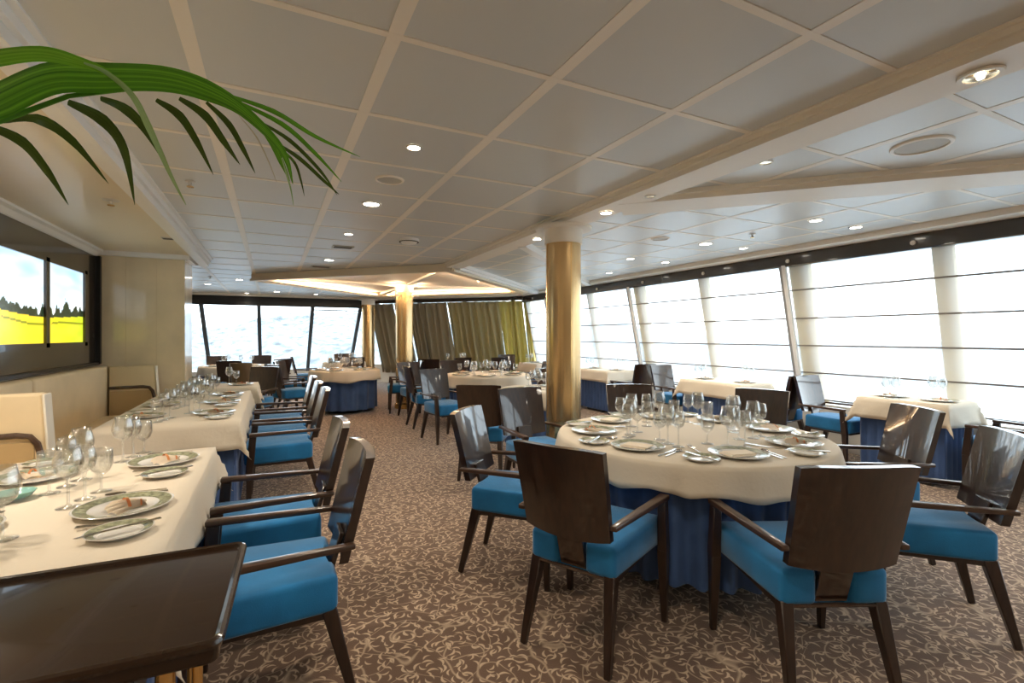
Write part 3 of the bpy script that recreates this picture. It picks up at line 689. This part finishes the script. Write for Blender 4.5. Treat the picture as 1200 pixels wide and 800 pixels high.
# ------------------------------------------------------------------ tables with cloths
def rect_table(x0, x1, y0, y1, tname, drop=.19, clothcol=None, skirt=True, seed=0):
    cx, cy = (x0+x1)/2, (y0+y1)/2; A, B = (x1-x0)/2, (y1-y0)/2
    t = thing('dining_table', 'dining table hidden under the cloths of the '+tname, 'table', (cx, cy, 0))
    b = BM(); box(b, -A+.02, A-.02, -B+.02, B-.02, TZ-.035, TZ-.008); obj('tabletop', b, WOODL, t)
    b = BM(); tube(b, [(0, 0, .03), (0, 0, TZ-.035)], .04, 12); obj('pedestal', b, BLACK, t)
    b = BM(); box(b, -.22, .22, -.22, .22, 0, .03); obj('foot', b, BLACK, t)
    rnd = random.Random(seed)
    # cream cloth: folded square
    n = 14; m = 20; ex = drop; b = BM()
    def axis(L, k):
        pts = [-L-ex*(1-i/5) for i in range(5)]+[-L+2*L*i/k for i in range(k+1)]+[L+ex*(i+1)/5 for i in range(5)]
        return pts
    ax, ay = axis(A, 10), axis(B, max(10, int(B*14)))
    ph = rnd.random()*6
    def pos(X, Y):
        ox = max(0, abs(X)-A); oy = max(0, abs(Y)-B); sx = 1 if X > 0 else -1; sy = 1 if Y > 0 else -1
        h = hypot(ox, oy)
        if h == 0: return (X, Y, TZ)
        per = X*9+Y*11+ph; rip = .010*sin(per)+.008*sin(per*2.3+1)
        fl = h*.14+rip*(h/ex)
        if ox > 0 and oy > 0:
            dx, dy = ox/h, oy/h; m_ = min(ox, oy)
            return (sx*(A+dx*fl+.26*m_), sy*(B+dy*fl+.26*m_), TZ-.93*max(ox, oy)-.42*m_)
        return (cx*0+(sx*(A+fl+.003) if ox > 0 else X), (sy*(B+fl+.003) if oy > 0 else Y), TZ-h*.98)
    V = [[b.verts.new(pos(X, Y)) for Y in ay] for X in ax]
    for i in range(len(ax)-1):
        for j in range(len(ay)-1): b.faces.new((V[i][j], V[i+1][j], V[i+1][j+1], V[i][j+1]))
    o = obj('tablecloth', b, CLOTH, None, 'full', loc=(cx, cy, 0)); tag(o, 'cream tablecloth with hanging corners on the '+tname, 'tablecloth', 'cream tablecloths on the square tables')
    so = o.modifiers.new('thick', 'SOLIDIFY'); so.thickness = .002; so.offset = 1
    if skirt:
        b = BM(); per = 4*(A+B); N = int(per/.022)
        def ring(s, z, k):
            A2, B2 = A-.012, B-.012; d = s*4*(A2+B2); pts = [(-A2, -B2), (A2, -B2), (A2, B2), (-A2, B2)]
            seg = 0
            for (px, py), (qx, qy) in zip(pts, pts[1:]+pts[:1]):
                L = hypot(qx-px, qy-py)
                if d <= L+1e-9:
                    f = d/L; x = px+(qx-px)*f; y = py+(qy-py)*f; nx_, ny_ = (qy-py)/L, -(qx-px)/L; a = .013*sin(s*per/.09*2*pi)*k*min(1, min(d, L-d)/.06+.1)
                    return (x+nx_*(a-.014*1), y+ny_*(a-.014), z)
                d -= L
            return (pts[0][0], pts[0][1], z)
        rows = [(TZ-.012, .3), (TZ-.2, .8), (.35, 1.2), (.045, 1.5)]
        Q = [[b.verts.new(ring(i/N, z, k)) for i in range(N)] for z, k in rows]
        for a_, c_ in zip(Q, Q[1:]):
            for i in range(N): b.faces.new((a_[i], a_[(i+1) % N], c_[(i+1) % N], c_[i]))
        o = obj('table_skirt', b, SKIRT, None, 'full', loc=(cx, cy, 0)); tag(o, 'pleated navy table skirt under the '+tname, 'table skirt', 'navy table skirts')
def round_table(cx, cy, R, tname, drop=.16, flute=11, zb=.09, amp=.018):
    t = thing('dining_table', 'round dining table hidden under the cloths of the '+tname, 'table', (cx, cy, 0))
    b = BM(); lathe(b, [(0, TZ-.035), (R-.02, TZ-.035), (R-.02, TZ-.006), (0, TZ-.006)], 40); obj('tabletop', b, WOODL, t)
    b = BM(); tube(b, [(0, 0, .03), (0, 0, TZ-.035)], .05, 14); obj('pedestal', b, BLACK, t)
    b = BM(); lathe(b, [(0, 0), (.3, 0), (.28, .03), (0, .03)], 24); obj('foot', b, BLACK, t)
    N = flute*12; b = BM()
    prof = [(0, 0), (.5, 0), (.9, 0), (.985, 0), (1, -.004)]
    rows = []
    for f, z in prof:
        if f == 0: rows.append([b.verts.new((0, 0, TZ))]); continue
        rows.append([b.verts.new((R*f*cos(2*pi*k/N), R*f*sin(2*pi*k/N), TZ+z)) for k in range(N)])
    for q in (.12, .35, .6, .8, 1.0):
        row = []
        for k in range(N):
            a = 2*pi*k/N; w = sin(flute*a)*.6+.4*sin(flute*2*a+1.3)+.3*sin(5*a+.7)
            r = R+.004+amp*q*w+.020*q+.004*q*sin(37*a+2*sin(5*a)); z = TZ-.004-drop*q*(1+.07*cos(flute*a+.5)*q+.09*cos(4*a+.6)*q)
            row.append(b.verts.new((r*cos(a), r*sin(a), z)))
        rows.append(row)
    for k in range(N): b.faces.new((rows[0][0], rows[1][k], rows[1][(k+1) % N]))
    for a_, c_ in zip(rows[1:], rows[2:]):
        for k in range(N): b.faces.new((a_[k], c_[k], c_[(k+1) % N], a_[(k+1) % N]))
    o = obj('tablecloth', b, CLOTH, None, 'full', loc=(cx, cy, 0)); tag(o, 'round cream tablecloth with scalloped hem on the '+tname, 'tablecloth', 'cream tablecloths on the round tables')
    so = o.modifiers.new('thick', 'SOLIDIFY'); so.thickness = .002; so.offset = 1
    b = BM(); rows = []; fl = int(flute*2.2)
    for z, kf in ((TZ-.012, 0), (TZ-.1, .5), (.4, 1), (.25, 1.3), (zb, 1.5)):
        rows.append([])
        for k in range(fl*10):
            a = 2*pi*k/(fl*10); r = R-.046+.020*kf*sin(fl*a+.5*sin(3*a))-.012*kf
            rows[-1].append(b.verts.new((r*cos(a), r*sin(a), z)))
    M_ = fl*10
    for a_, c_ in zip(rows, rows[1:]):
        for k in range(M_): b.faces.new((a_[k], c_[k], c_[(k+1) % M_], a_[(k+1) % M_]))
    o = obj('table_skirt', b, SKIRT, None, 'full', loc=(cx, cy, 0)); tag(o, 'pleated blue table skirt under the '+tname, 'table skirt', 'navy table skirts')
round_table(TX, TY, TR, 'large round table in the right foreground', drop=.135, flute=16, zb=.13, amp=.012)
rect_table(-1.02, -.26, 1.45, 2.92, 'nearest left table', seed=1)
rect_table(-.98, -.20, 3.77, 5.83, 'middle left table', seed=2)
rect_table(-.78, -.15, 6.15, 6.85, 'small left table beyond the pier wall corner', seed=3)
rect_table(4.98, 5.50, 2.0, 2.69, 'nearest window table', seed=4)
rect_table(4.92, 5.50, 3.93, 4.86, 'second window table', seed=5)
rect_table(4.90, 5.48, 6.4, 7.3, 'third window table', seed=6)
rect_table(4.85, 5.45, 8.68, 9.46, 'farthest window table', seed=7)
round_table(2.92, 6.75, .64, 'mid room round table', flute=9, zb=.1)
round_table(2.62, 4.66, .40, 'small round table behind the brass column', flute=7, zb=.1)
round_table(1.13, 8.75, .57, 'far aisle round table', flute=8, zb=.06)
round_table(-.65, 10.95, .60, 'far left peach table', flute=8, zb=.06)
round_table(3.6, 10.2, .5, 'round table before the curtains', flute=8, zb=.06)
round_table(1.45, 11.35, .45, 'round table by the far slim column', flute=8, zb=.06)

# ------------------------------------------------------------------ tableware
def make_plate(r, rim):
    def f():
        t = thing('charger_plate' if rim else 'side_plate', 'x', 'plate')
        b = BM(); lathe(b, [(0, .001), (r*.62, .001), (r*.66, .004), (r*.985, .015), (r, .017), (r*.985, .018), (r*.66, .0085), (r*.60, .0045), (0, .0045)], 36); obj('dish', b, CHINA, t, True)
        b = BM(); lathe(b, [(r*.70, .0100), (r*.95, .01745), (r*.95, .0180), (r*.70, .0108)], 36); obj('patterned_rim', b, RIM, t, True)
        return t
    return f
def make_glass(kind):
    H_, rb, rm, rt, zb_, rf = {'red': (.205, .030, .041, .030, .095, .034), 'white': (.185, .026, .034, .026, .095, .031), 'water': (.155, .026, .036, .033, .060, .032)}[kind]
    def f():
        t = thing({'red': 'red_wine_glass', 'white': 'white_wine_glass', 'water': 'water_goblet'}[kind], 'x', 'glass')
        b = BM(); lathe(b, [(0, 0), (rf, 0), (rf, .0015), (.010, .005), (.0042, .012), (.0038, zb_-.012), (.006, zb_-.002), (0, zb_)], 20); obj('stem_and_foot', b, GLASS, t, 'full')
        b = BM(); h = H_-zb_; lathe(b, [(.004, zb_-.001), (rb*.55, zb_+h*.05), (rb, zb_+h*.16), (rm, zb_+h*.42), (rm*.97, zb_+h*.62), (rt*1.04, zb_+h*.9), (rt, H_), (rt-.0012, H_), (rm-.002, zb_+h*.45), (rb-.002, zb_+h*.18), (0, zb_+h*.06)], 22); obj('bowl', b, GLASS, t, 'full')
        return t
    return f
def make_napkin(var):
    def f():
        t = thing('folded_napkin', 'x', 'napkin')
        b = BM()
        for k in range(4):   # overlapping fan of folded linen points
            a = R_(-36+24*k); c, sn = cos(a), sin(a)
            def fn(i, j, k=k, c=c, sn=sn):
                x = (2*j-1)*.026*(.35+.65*i); y = -.055+.115*i
                return (x*c+(y+.05)*sn*.8, -x*sn+(y+.05)*c*.9-.05, .0035*k+.012*i*(1-i)*2+.007*(1-(2*j-1)**2))
            grid(b, fn, 6, 4)
        bmesh.ops.solidify(b, geom=b.faces[:], thickness=.0022); obj('folds', b, NAPK, t, True)
        b = BM(); grid(b, lambda i, j: ((2*i-1)*.042, -.018+.009*j+.018*i, .014+.020*(1-(2*i-1)**2)), 8, 2); bmesh.ops.solidify(b, geom=b.faces[:], thickness=.002); obj('ribbon', b, ORANGE, t, True)
        b = BM(); grid(b, lambda i, j: ((2*i-1)*.030, -.045+.005*j, .010+.012*(1-(2*i-1)**2)), 6, 1); bmesh.ops.solidify(b, geom=b.faces[:], thickness=.002); obj('ribbon', b, ORANGE, t, True)
        return t
    return f
def make_flat_napkin():
    t = thing('folded_napkin', 'x', 'napkin')
    b = BM(); box(b, -.075, .06, -.045, .045, 0, .006); box(b, -.06, .07, -.038, .042, .006, .012); bev(b, .002, 1); obj('folds', b, NAPK, t, True)
    b = BM(); box(b, -.07, -.055, -.044, .044, .0055, .0085); obj('menu_card_edge', b, UPHL, t)
    return t
def make_fork():
    t = thing('fork', 'x', 'cutlery')
    b = BM(); box(b, -.004, .004, -.09, .02, 0, .003); box(b, -.011, .011, .02, .035, .0, .003)
    for k in range(4): box(b, -.011+k*.0062, -.0078+k*.0062, .035, .085, .0, .003)
    for v in b.verts: v.co.z += .010*max(0, (v.co.y-.0)/.085)*(1 if v.co.y < .05 else .7)
    obj('shaft', b, STEEL, t); return t
def make_knife():
    t = thing('knife', 'x', 'cutlery')
    b = BM(); prism(b, [(-.006, -.10), (.006, -.10), (.005, 0), (-.005, 0)], 0, .005); bev(b, .0015, 1); obj('handle', b, STEEL, t)
    b = BM(); prism(b, [(-.005, 0), (.009, 0), (.010, .06), (.004, .10), (-.005, .095)], .001, .003); obj('blade', b, STEEL, t); return t
def make_spoon():
    t = thing('spoon', 'x', 'cutlery')
    b = BM(); box(b, -.003, .003, -.09, .03, .001, .004); obj('handle', b, STEEL, t)
    b = BM(); grid(b, lambda i, j: (.019*(2*j-1)*max(.12, sin(pi*min(.98, max(.02, i)))**.6), .03+.06*i, .001+.006*(abs(2*j-1)**2*.8+.2*(2*i-1)**2)), 8, 5); bmesh.ops.solidify(b, geom=b.faces[:], thickness=.001); obj('bowl', b, STEEL, t, True)
    return t
ITEMS = {'plate': (make_plate(.135, True), 'plate', 'green rimmed charger plate'), 'side': (make_plate(.082, False), 'plate', 'small green rimmed side plate'),
    'napa': (make_napkin(0), 'napkin', 'cream napkin with orange ribbon'), 'napb': (make_flat_napkin, 'napkin', 'flat folded cream napkin'),
    'fork': (make_fork, 'cutlery', 'steel fork'), 'knife': (make_knife, 'cutlery', 'steel dinner knife'), 'butter': (make_knife, 'cutlery', 'steel butter knife'), 'spoon': (make_spoon, 'cutlery', 'steel soup spoon'),
    'red': (make_glass('red'), 'glass', 'tall wine glass'), 'white': (make_glass('white'), 'glass', 'narrow wine glass'), 'water': (make_glass('water'), 'glass', 'short water goblet')}
def put(kind, x, y, z, deg, desc, group, r=None):
    mk, cat, what = ITEMS[kind]
    place('item_'+('knife' if kind == 'butter' else kind), mk, (x, y, z), R_(deg), what+' '+desc, cat, group)
def setting(ex, ey, deg, desc, tgroup, items):
    """ex,ey: point on the table edge; deg: direction the diner looks; items: (kind, right, inward, turn, height)"""
    a = R_(deg); fx, fy_ = cos(a), sin(a); rx, ry = sin(a), -cos(a)
    for kind, r, f, turn, h in items:
        put(kind, ex+rx*r+fx*f, ey+ry*r+fy_*f, TZ+.0025+h, deg-90+turn, desc, {'plate': 'plates', 'side': 'side plates', 'napa': 'napkins', 'napb': 'napkins', 'fork': 'forks', 'knife': 'knives', 'butter': 'butter knives', 'spoon': 'spoons'}.get(kind, 'glasses')+' on the '+tgroup)
FULL = [('plate', 0, .175, 0, 0), ('napa', -.015, .17, 12, .006), ('side', -.255, .13, 0, 0), ('butter', -.255, .13, 25, .0175), ('fork', -.158, .17, 0, 0), ('knife', .158, .18, 0, 0), ('spoon', .19, .18, 0, 0), ('red', .10, .345, 0, 0), ('white', .185, .325, 0, 0), ('water', .265, .30, 0, 0)]
LEFTSIDE = [('plate', 0, .175, 0, 0), ('napa', 0, .17, -10, .006), ('side', -.255, .13, 0, 0), ('butter', -.255, .13, 10, .0175), ('fork', -.158, .17, 0, 0), ('red', .10, .345, 0, 0), ('white', .185, .325, 0, 0), ('water', .265, .30, 0, 0)]
setting(-.26, 2.00, 180, 'at the nearest left table before the nearest armchair', 'nearest left table', FULL)
setting(-.26, 2.66, 180, 'at the nearest left table before its second armchair', 'nearest left table', FULL)
setting(-1.02, 2.58, 0, 'on the bench side of the nearest left table, far seat', 'nearest left table', LEFTSIDE)
setting(-1.02, 1.95, 0, 'on the bench side of the nearest left table, near seat', 'nearest left table', LEFTSIDE)
for y, d in ((4.17, 'near'), (4.83, 'middle'), (5.46, 'far')):
    setting(-.20, y, 180, 'on the chair side of the middle left table, %s seat' % d, 'middle left table', FULL)
    setting(-.98, y+.02, 0, 'on the bench side of the middle left table, %s seat' % d, 'middle left table', LEFTSIDE)
TINY = [('plate', 0, .17, 0, 0), ('napa', 0, .17, 5, .006), ('red', .14, .30, 0, 0), ('water', .20, .23, 0, 0)]
setting(-.15, 6.5, 180, 'on the small left table beyond the pier corner', 'small left table', TINY)
# bowl of sea green glass near the left edge
t = thing('glass_bowl', 'small sea green glass bowl on the nearest left table at the photo edge', 'bowl', (-.80, 2.28, TZ+.0025))
b = BM(); lathe(b, [(0, .003), (.02, .002), (.045, .012), (.058, .028), (.055, .028), (.042, .016), (.018, .007), (0, .007)], 26); obj('dish', b, GREENG, t, True)
b = BM(); lathe(b, [(.012, 0), (.026, 0), (.022, .004), (.012, .004)], 20); obj('foot_ring', b, CHINA, t)

# the large round table
RT = [(198, 'before the front left armchair', 1), (249, 'before the front right armchair', 1), (300, 'beside the armchair at right', 1), (343, 'before the streaky backed armchair', 0),
      (23, 'on the window side', 0), (64, 'at the far side', 0), (106, 'nearest the brass column', 0), (151, 'before the aisle side armchair', 1)]
for ang, d, wide in RT:
    a = R_(ang); ex, ey = TX+(TR-.03)*cos(a), TY+(TR-.03)*sin(a)
    its = [('plate', 0, .175, 0, 0), ('napa' if ang in (343, 23, 151, 300) else 'napb', 0, .17, 8, .006), ('side', -.218, .105, 0, 0), ('butter', -.218, .105, 20, .0175),
           ('red', .06, .375, 0, 0), ('white', .135, .345, 0, 0), ('water', -.02, .435, 0, 0)]
    if wide: its += [('fork', -.153, .30, -4, 0), ('knife', .158, .19, 4, 0), ('spoon', .186, .19, 4, 0)]
    setting(ex, ey, ang+180, 'on the large round table, '+d, 'large round table', its)
# window tables and mid room tables
SMALL = [('plate', 0, .16, 0, 0), ('napa', 0, .155, 10, .006), ('red', .15, .27, 0, 0), ('white', .21, .22, 0, 0)]
for (x, y0, y1, nm) in ((5.24, 2.0, 2.69, 'nearest window table'), (5.21, 3.93, 4.86, 'second window table'), (5.19, 6.4, 7.3, 'third window table'), (5.15, 8.68, 9.46, 'farthest window table')):
    setting(x, y0, 90, 'at the near end of the '+nm, nm, SMALL)
    setting(x, y1, -90, 'at the far end of the '+nm, nm, SMALL)
def ring_settings(cx, cy, R, angs, nm, items, names_):
    for ang, d in zip(angs, names_):
        a = R_(ang); setting(cx+(R-.02)*cos(a), cy+(R-.02)*sin(a), ang+180, 'on the %s, %s' % (nm, d), nm, items)
SIX = ['aisle side', 'camera side', 'near right side', 'window side', 'far right side', 'far left side']
ring_settings(2.92, 6.75, .64, (190, 245, 300, 355, 50, 120), 'mid room round table', [('plate', 0, .16, 0, 0), ('napa', 0, .155, 0, .006), ('red', .12, .32, 0, 0), ('white', .03, .38, 0, 0), ('water', .205, .25, 0, 0)], SIX)
ring_settings(2.62, 4.66, .40, (200, 20), 'small round table behind the brass column', [('plate', 0, .15, 0, 0), ('napa', 0, .145, 0, .006), ('red', .17, .19, 0, 0), ('white', .16, .29, 0, 0), ('water', .255, .25, 0, 0)], ['aisle side', 'window side'])
ring_settings(1.13, 8.75, .57, (180, 240, 300, 0, 60, 120), 'far aisle round table', [('plate', 0, .16, 0, 0), ('napa', 0, .155, 0, .006), ('red', .12, .30, 0, 0), ('white', .03, .35, 0, 0)], SIX)
ring_settings(-.65, 10.95, .60, (215, 270, 325, 90), 'far left peach table', [('plate', 0, .16, 0, 0), ('napa', 0, .155, 0, .006), ('red', .12, .30, 0, 0)], ['left side', 'camera side', 'right side', 'far side'])
ring_settings(3.6, 10.2, .5, (190, 260, 330), 'round table before the curtains', [('plate', 0, .16, 0, 0), ('red', .14, .26, 0, 0)], ['left side', 'camera side', 'right side'])
ring_settings(1.45, 11.35, .45, (200, 260, 330), 'round table by the far slim column', [('plate', 0, .16, 0, 0), ('red', .14, .26, 0, 0)], ['left side', 'camera side', 'right side'])
# brown basket/holder standing before the far left table
t = thing('wine_stand', 'tall brown tapered stand just before the far left peach table', 'stand', (-.42, 8.5, 0))
b = BM(); lathe(b, [(0, .55), (.13, .55), (.155, .86), (.145, .86), (.12, .57), (0, .57)], 20); obj('bucket', b, WICK, t, True)
b = BM(); lathe(b, [(0, 0), (.14, 0), (.13, .02), (.02, .03), (.02, .55), (0, .55)], 18); obj('pole', b, BLACK, t, True)

# ------------------------------------------------------------------ espresso side station in the left foreground
t = thing('side_station', 'glossy espresso side station with rounded edge and brass legs, left foreground', 'side table', (-.505, 1.085, .008), R_(-2.5))
hx, hy = .44, .195
b = BM(); box(b, -hx, hx, -hy, hy, .760, .790); bev(b, .016, 4, [e for e in b.edges if abs(e.verts[0].co.z-e.verts[1].co.z) > .01]); bev(b, .010, 3); obj('top', b, ESPR, t, True)
b = BM()
pts = []
for (sx, sy, a0) in ((1, 1, 0), (-1, 1, 90), (-1, -1, 180), (1, -1, 270)):
    for k in range(5): a = R_(a0+k*22.5); pts.append((sx*(hx-.018)+.018*cos(a), sy*(hy-.018)+.018*sin(a), .790))
tube(b, pts+[pts[0]], .008, 8); obj('raised_lip', b, ESPR, t, True)
b = BM(); box(b, -hx+.03, hx-.13, -hy+.10, hy-.03, .66, .752); obj('apron', b, BLACK, t)
for lx, ly, lr in ((.355, -.11, .014), (.398, -.10, .008), (.355, .13, .014), (-.375, -.13, .014), (-.375, .13, .014)):
    b = BM(); tube(b, [(lx, ly, -.008), (lx, ly, .753)], lr, 14); l = obj('leg', b, BRASS, t, True)
b = BM(); box(b, -hx+.06, hx-.06, -hy+.06, hy-.06, .18, .20); obj('lower_shelf', b, BLACK, t)

# ------------------------------------------------------------------ potted palm
PALM = thing('potted_palm', 'potted palm arching its green fronds in from the upper left', 'plant', (-1.17, .62, 0))
OFF = Vector((-1.17, .62, 0))
b = BM(); lathe(b, [(0, 0), (.13, 0), (.17, .30), (.18, .33), (.165, .33), (.155, .30), (0, .30)], 28); pot = obj('pot', b, POT, PALM, True)
b = BM(); lathe(b, [(0, .305), (.154, .30), (.154, .29), (0, .29)], 24); obj('soil', b, SOIL, pot)
def ribbon(pts, wid, m, parent, n=(.443, .896, .0), fold=.25, name='leaflet', sub=5):
    P_ = [Vector(p)-OFF for p in pts]; N = Vector(n).normalized(); k = len(P_)
    def cr(a, b_, c, d, t):  # catmull-rom
        return .5*((2*b_)+(c-a)*t+(2*a-5*b_+4*c-d)*t*t+(3*b_-a-3*c+d)*t**3)
    S_ = []; Wd = []
    for i in range(k-1):
        a, b_, c, d = P_[max(0, i-1)], P_[i], P_[i+1], P_[min(k-1, i+2)]
        for s in range(sub): tt = s/sub; S_.append(cr(a, b_, c, d, tt)); Wd.append(wid[i]*(1-tt)+wid[i+1]*tt)
    S_.append(P_[-1]); Wd.append(wid[-1]); bm = BM(); uv = bm.loops.layers.uv.new('UVMap'); rows = []
    for i, p in enumerate(S_):
        tg = (S_[min(i+1, len(S_)-1)]-S_[max(i-1, 0)]).normalized(); s = tg.cross(N).normalized(); w = Wd[i]/2
        rows.append([bm.verts.new(p+s*w*q+N*(abs(q)-1)*w*fold*1.0) for q in (-1, -.5, 0, .5, 1)])
    for i in range(len(rows)-1):
        for j in range(4):
            f = bm.faces.new((rows[i][j], rows[i+1][j], rows[i+1][j+1], rows[i][j+1]))
            for lp, (ii, jj) in zip(f.loops, ((i, j), (i+1, j), (i+1, j+1), (i, j+1))): lp[uv].uv = (jj/4, ii/len(rows))
    return obj(name, bm, m, parent, 'full')
rach = [(-1.15, .63, .30), (-1.12, .68, .8), (-1.0, .80, 1.2), (-.80, .98, 1.45), (-.593, 1.172, 1.575), (-.451, 1.227, 1.668), (-.358, 1.243, 1.742), (-.223, 1.255, 1.797), (-.099, 1.256, 1.797), (-.015, 1.253, 1.750), (.048, 1.25, 1.679)]
FRD = None
b = BM(); tube(b, [Vector(p)-OFF for p in rach], [.011, .010, .009, .008, .006, .005, .0045, .004, .003, .002, .001], 8); FRD = obj('frond', b, LEAF, PALM, True)
ribbon([(-0.518, 1.023, 1.589), (-0.451, 1.068, 1.681), (-0.4, 1.09, 1.728), (-0.352, 1.106, 1.755), (-0.31, 1.116, 1.758), (-0.27, 1.123, 1.751), (-0.233, 1.129, 1.719)], [0.0158, 0.032, 0.036, 0.030, 0.020, 0.011, 0.0015], LEAFB, FRD)
ribbon([(-0.30, 1.115, 1.757), (-0.27, 1.12, 1.750), (-0.233, 1.126, 1.719), (-0.208, 1.129, 1.665), (-0.175, 1.132, 1.582), (-0.15, 1.134, 1.527)], [0.003, 0.008, 0.011, 0.013, 0.0075, 0.001], LEAFP, FRD)
ribbon([(-0.535, 1.13, 1.548), (-0.469, 1.16, 1.641), (-0.431, 1.172, 1.686), (-0.366, 1.187, 1.748), (-0.294, 1.199, 1.773), (-0.2, 1.207, 1.796), (-0.127, 1.209, 1.791), (-0.055, 1.209, 1.761), (0.02, 1.207, 1.689), (0.043, 1.206, 1.615)], [0.0316, 0.060, 0.074, 0.070, 0.062, 0.055, 0.045, 0.0253, 0.0158, 0.0016], LEAF, FRD)
DR = [([(-0.512, 1.327, 1.69), (-0.468, 1.362, 1.677), (-0.437, 1.393, 1.629), (-0.409, 1.421, 1.565)], 0.0233, 0), ([(-0.488, 1.33, 1.7), (-0.442, 1.364, 1.728), (-0.395, 1.394, 1.702), (-0.338, 1.422, 1.623)], 0.0233, 0),
([(-0.36, 1.249, 1.732), (-0.315, 1.28, 1.719), (-0.285, 1.308, 1.672), (-0.271, 1.333, 1.56)], 0.025, 0), ([(-0.312, 1.258, 1.754), (-0.273, 1.286, 1.748), (-0.233, 1.312, 1.701), (-0.201, 1.336, 1.628)], 0.0217, 0),
([(-0.233, 1.337, 1.802), (-0.193, 1.36, 1.785), (-0.162, 1.383, 1.739), (-0.129, 1.404, 1.669)], 0.02, 0), ([(-0.188, 1.327, 1.811), (-0.141, 1.349, 1.791), (-0.105, 1.371, 1.745), (-0.071, 1.391, 1.699)], 0.02, 0),
([(-0.135, 1.319, 1.81), (-0.092, 1.341, 1.777), (-0.062, 1.362, 1.728), (-0.037, 1.382, 1.68)], 0.015, 0), ([(-0.11, 1.285, 1.824), (0.003, 1.302, 1.811), (0.1, 1.316, 1.772), (0.209, 1.325, 1.742)], 0.0117, 1),
([(-0.1, 1.312, 1.83), (0.022, 1.327, 1.794), (0.101, 1.341, 1.738), (0.166, 1.355, 1.679)], 0.0117, 1), ([(-0.033, 1.309, 1.786), (0.041, 1.325, 1.755), (0.112, 1.34, 1.696), (0.155, 1.357, 1.644)], 0.01, 0),
([(-0.042, 1.307, 1.794), (-0.006, 1.327, 1.757), (0.022, 1.347, 1.706), (0.042, 1.367, 1.667)], 0.0167, 1), ([(0.012, 1.266, 1.718), (0.049, 1.285, 1.69), (0.064, 1.306, 1.657), (0.074, 1.327, 1.622)], 0.0067, 0),
([(0.003, 1.291, 1.735), (0.06, 1.308, 1.71), (0.12, 1.324, 1.666), (0.158, 1.341, 1.641)], 0.01, 0), ([(-0.068, 1.291, 1.782), (-0.033, 1.312, 1.747), (-0.006, 1.333, 1.697), (0.011, 1.354, 1.657)], 0.0033, 3), ([(0.022, 1.315, 1.706), (0.034, 1.336, 1.672), (0.044, 1.357, 1.643), (0.051, 1.379, 1.608)], 0.005, 2)]
for p, w, k in DR: ribbon(p, [w*.45, w, w*.8, .0008], (LEAFD, LEAF, LEAFP, LEAFY)[k], FRD)
# further fronds of the same palm, arching away outside the frame
for k in range(5):
    a = R_(120+k*42); top = 1.55+.1*(k % 2); b = BM()
    q = [Vector((0, 0, .3)), Vector((cos(a)*.08, sin(a)*.08, .9)), Vector((cos(a)*.2, sin(a)*.2, top)), Vector((cos(a)*.38, sin(a)*.38, top+.08)), Vector((cos(a)*.50, sin(a)*.50, top-.08))]
    q = [Vector((max(v.x, -.38), v.y, v.z)) for v in q]
    tube(b, q, [.010, .009, .007, .005, .002], 6); fo = obj('frond', b, LEAFD, PALM, True)
    for s in (-1, 1):
        for j in range(6):
            f = j/5; p0 = q[2].lerp(q[4], f); side = Vector((-sin(a), cos(a), 0))*s; p1 = p0+side*.08+Vector((0, 0, .01)); p2 = p0+side*.15-Vector((0, 0, .09))
            p1.x = max(p1.x, -.40); p2.x = max(p2.x, -.42)
            ribbon([v+OFF for v in (p0, p1, p2)], [.012, .022, .001], LEAFD, fo, n=(0, 0, 1), sub=3)

# ------------------------------------------------------------------ outside: water and hazy hills
b = BM(); box(b, -400, 400, -150, 400, -14.5, -14); struct('water', b, SEA)
b = BM()
def hf(i, j):
    x = -420+640*i; d = 120+150*j; y = d+.0*x; h = 34*(j**.7)*(.65+.5*noise.noise(Vector((x*.012, j*2, 3))))+6*noise.noise(Vector((x*.06, j*7, 1)))-14.5
    return (x, y, h)
grid(b, hf, 90, 16); struct('hills', b, HILL, smooth='full')
b = BM()
def hf2(i, j):
    y = -150+420*i; x = 150+120*j; h = 24*(j**.7)*(.6+.5*noise.noise(Vector((y*.012, j*2, 9))))+4*noise.noise(Vector((y*.06, j*7, 4)))-14.5
    return (x, y, h)
grid(b, hf2, 60, 12); struct('far_shore', b, HILL, smooth='full')
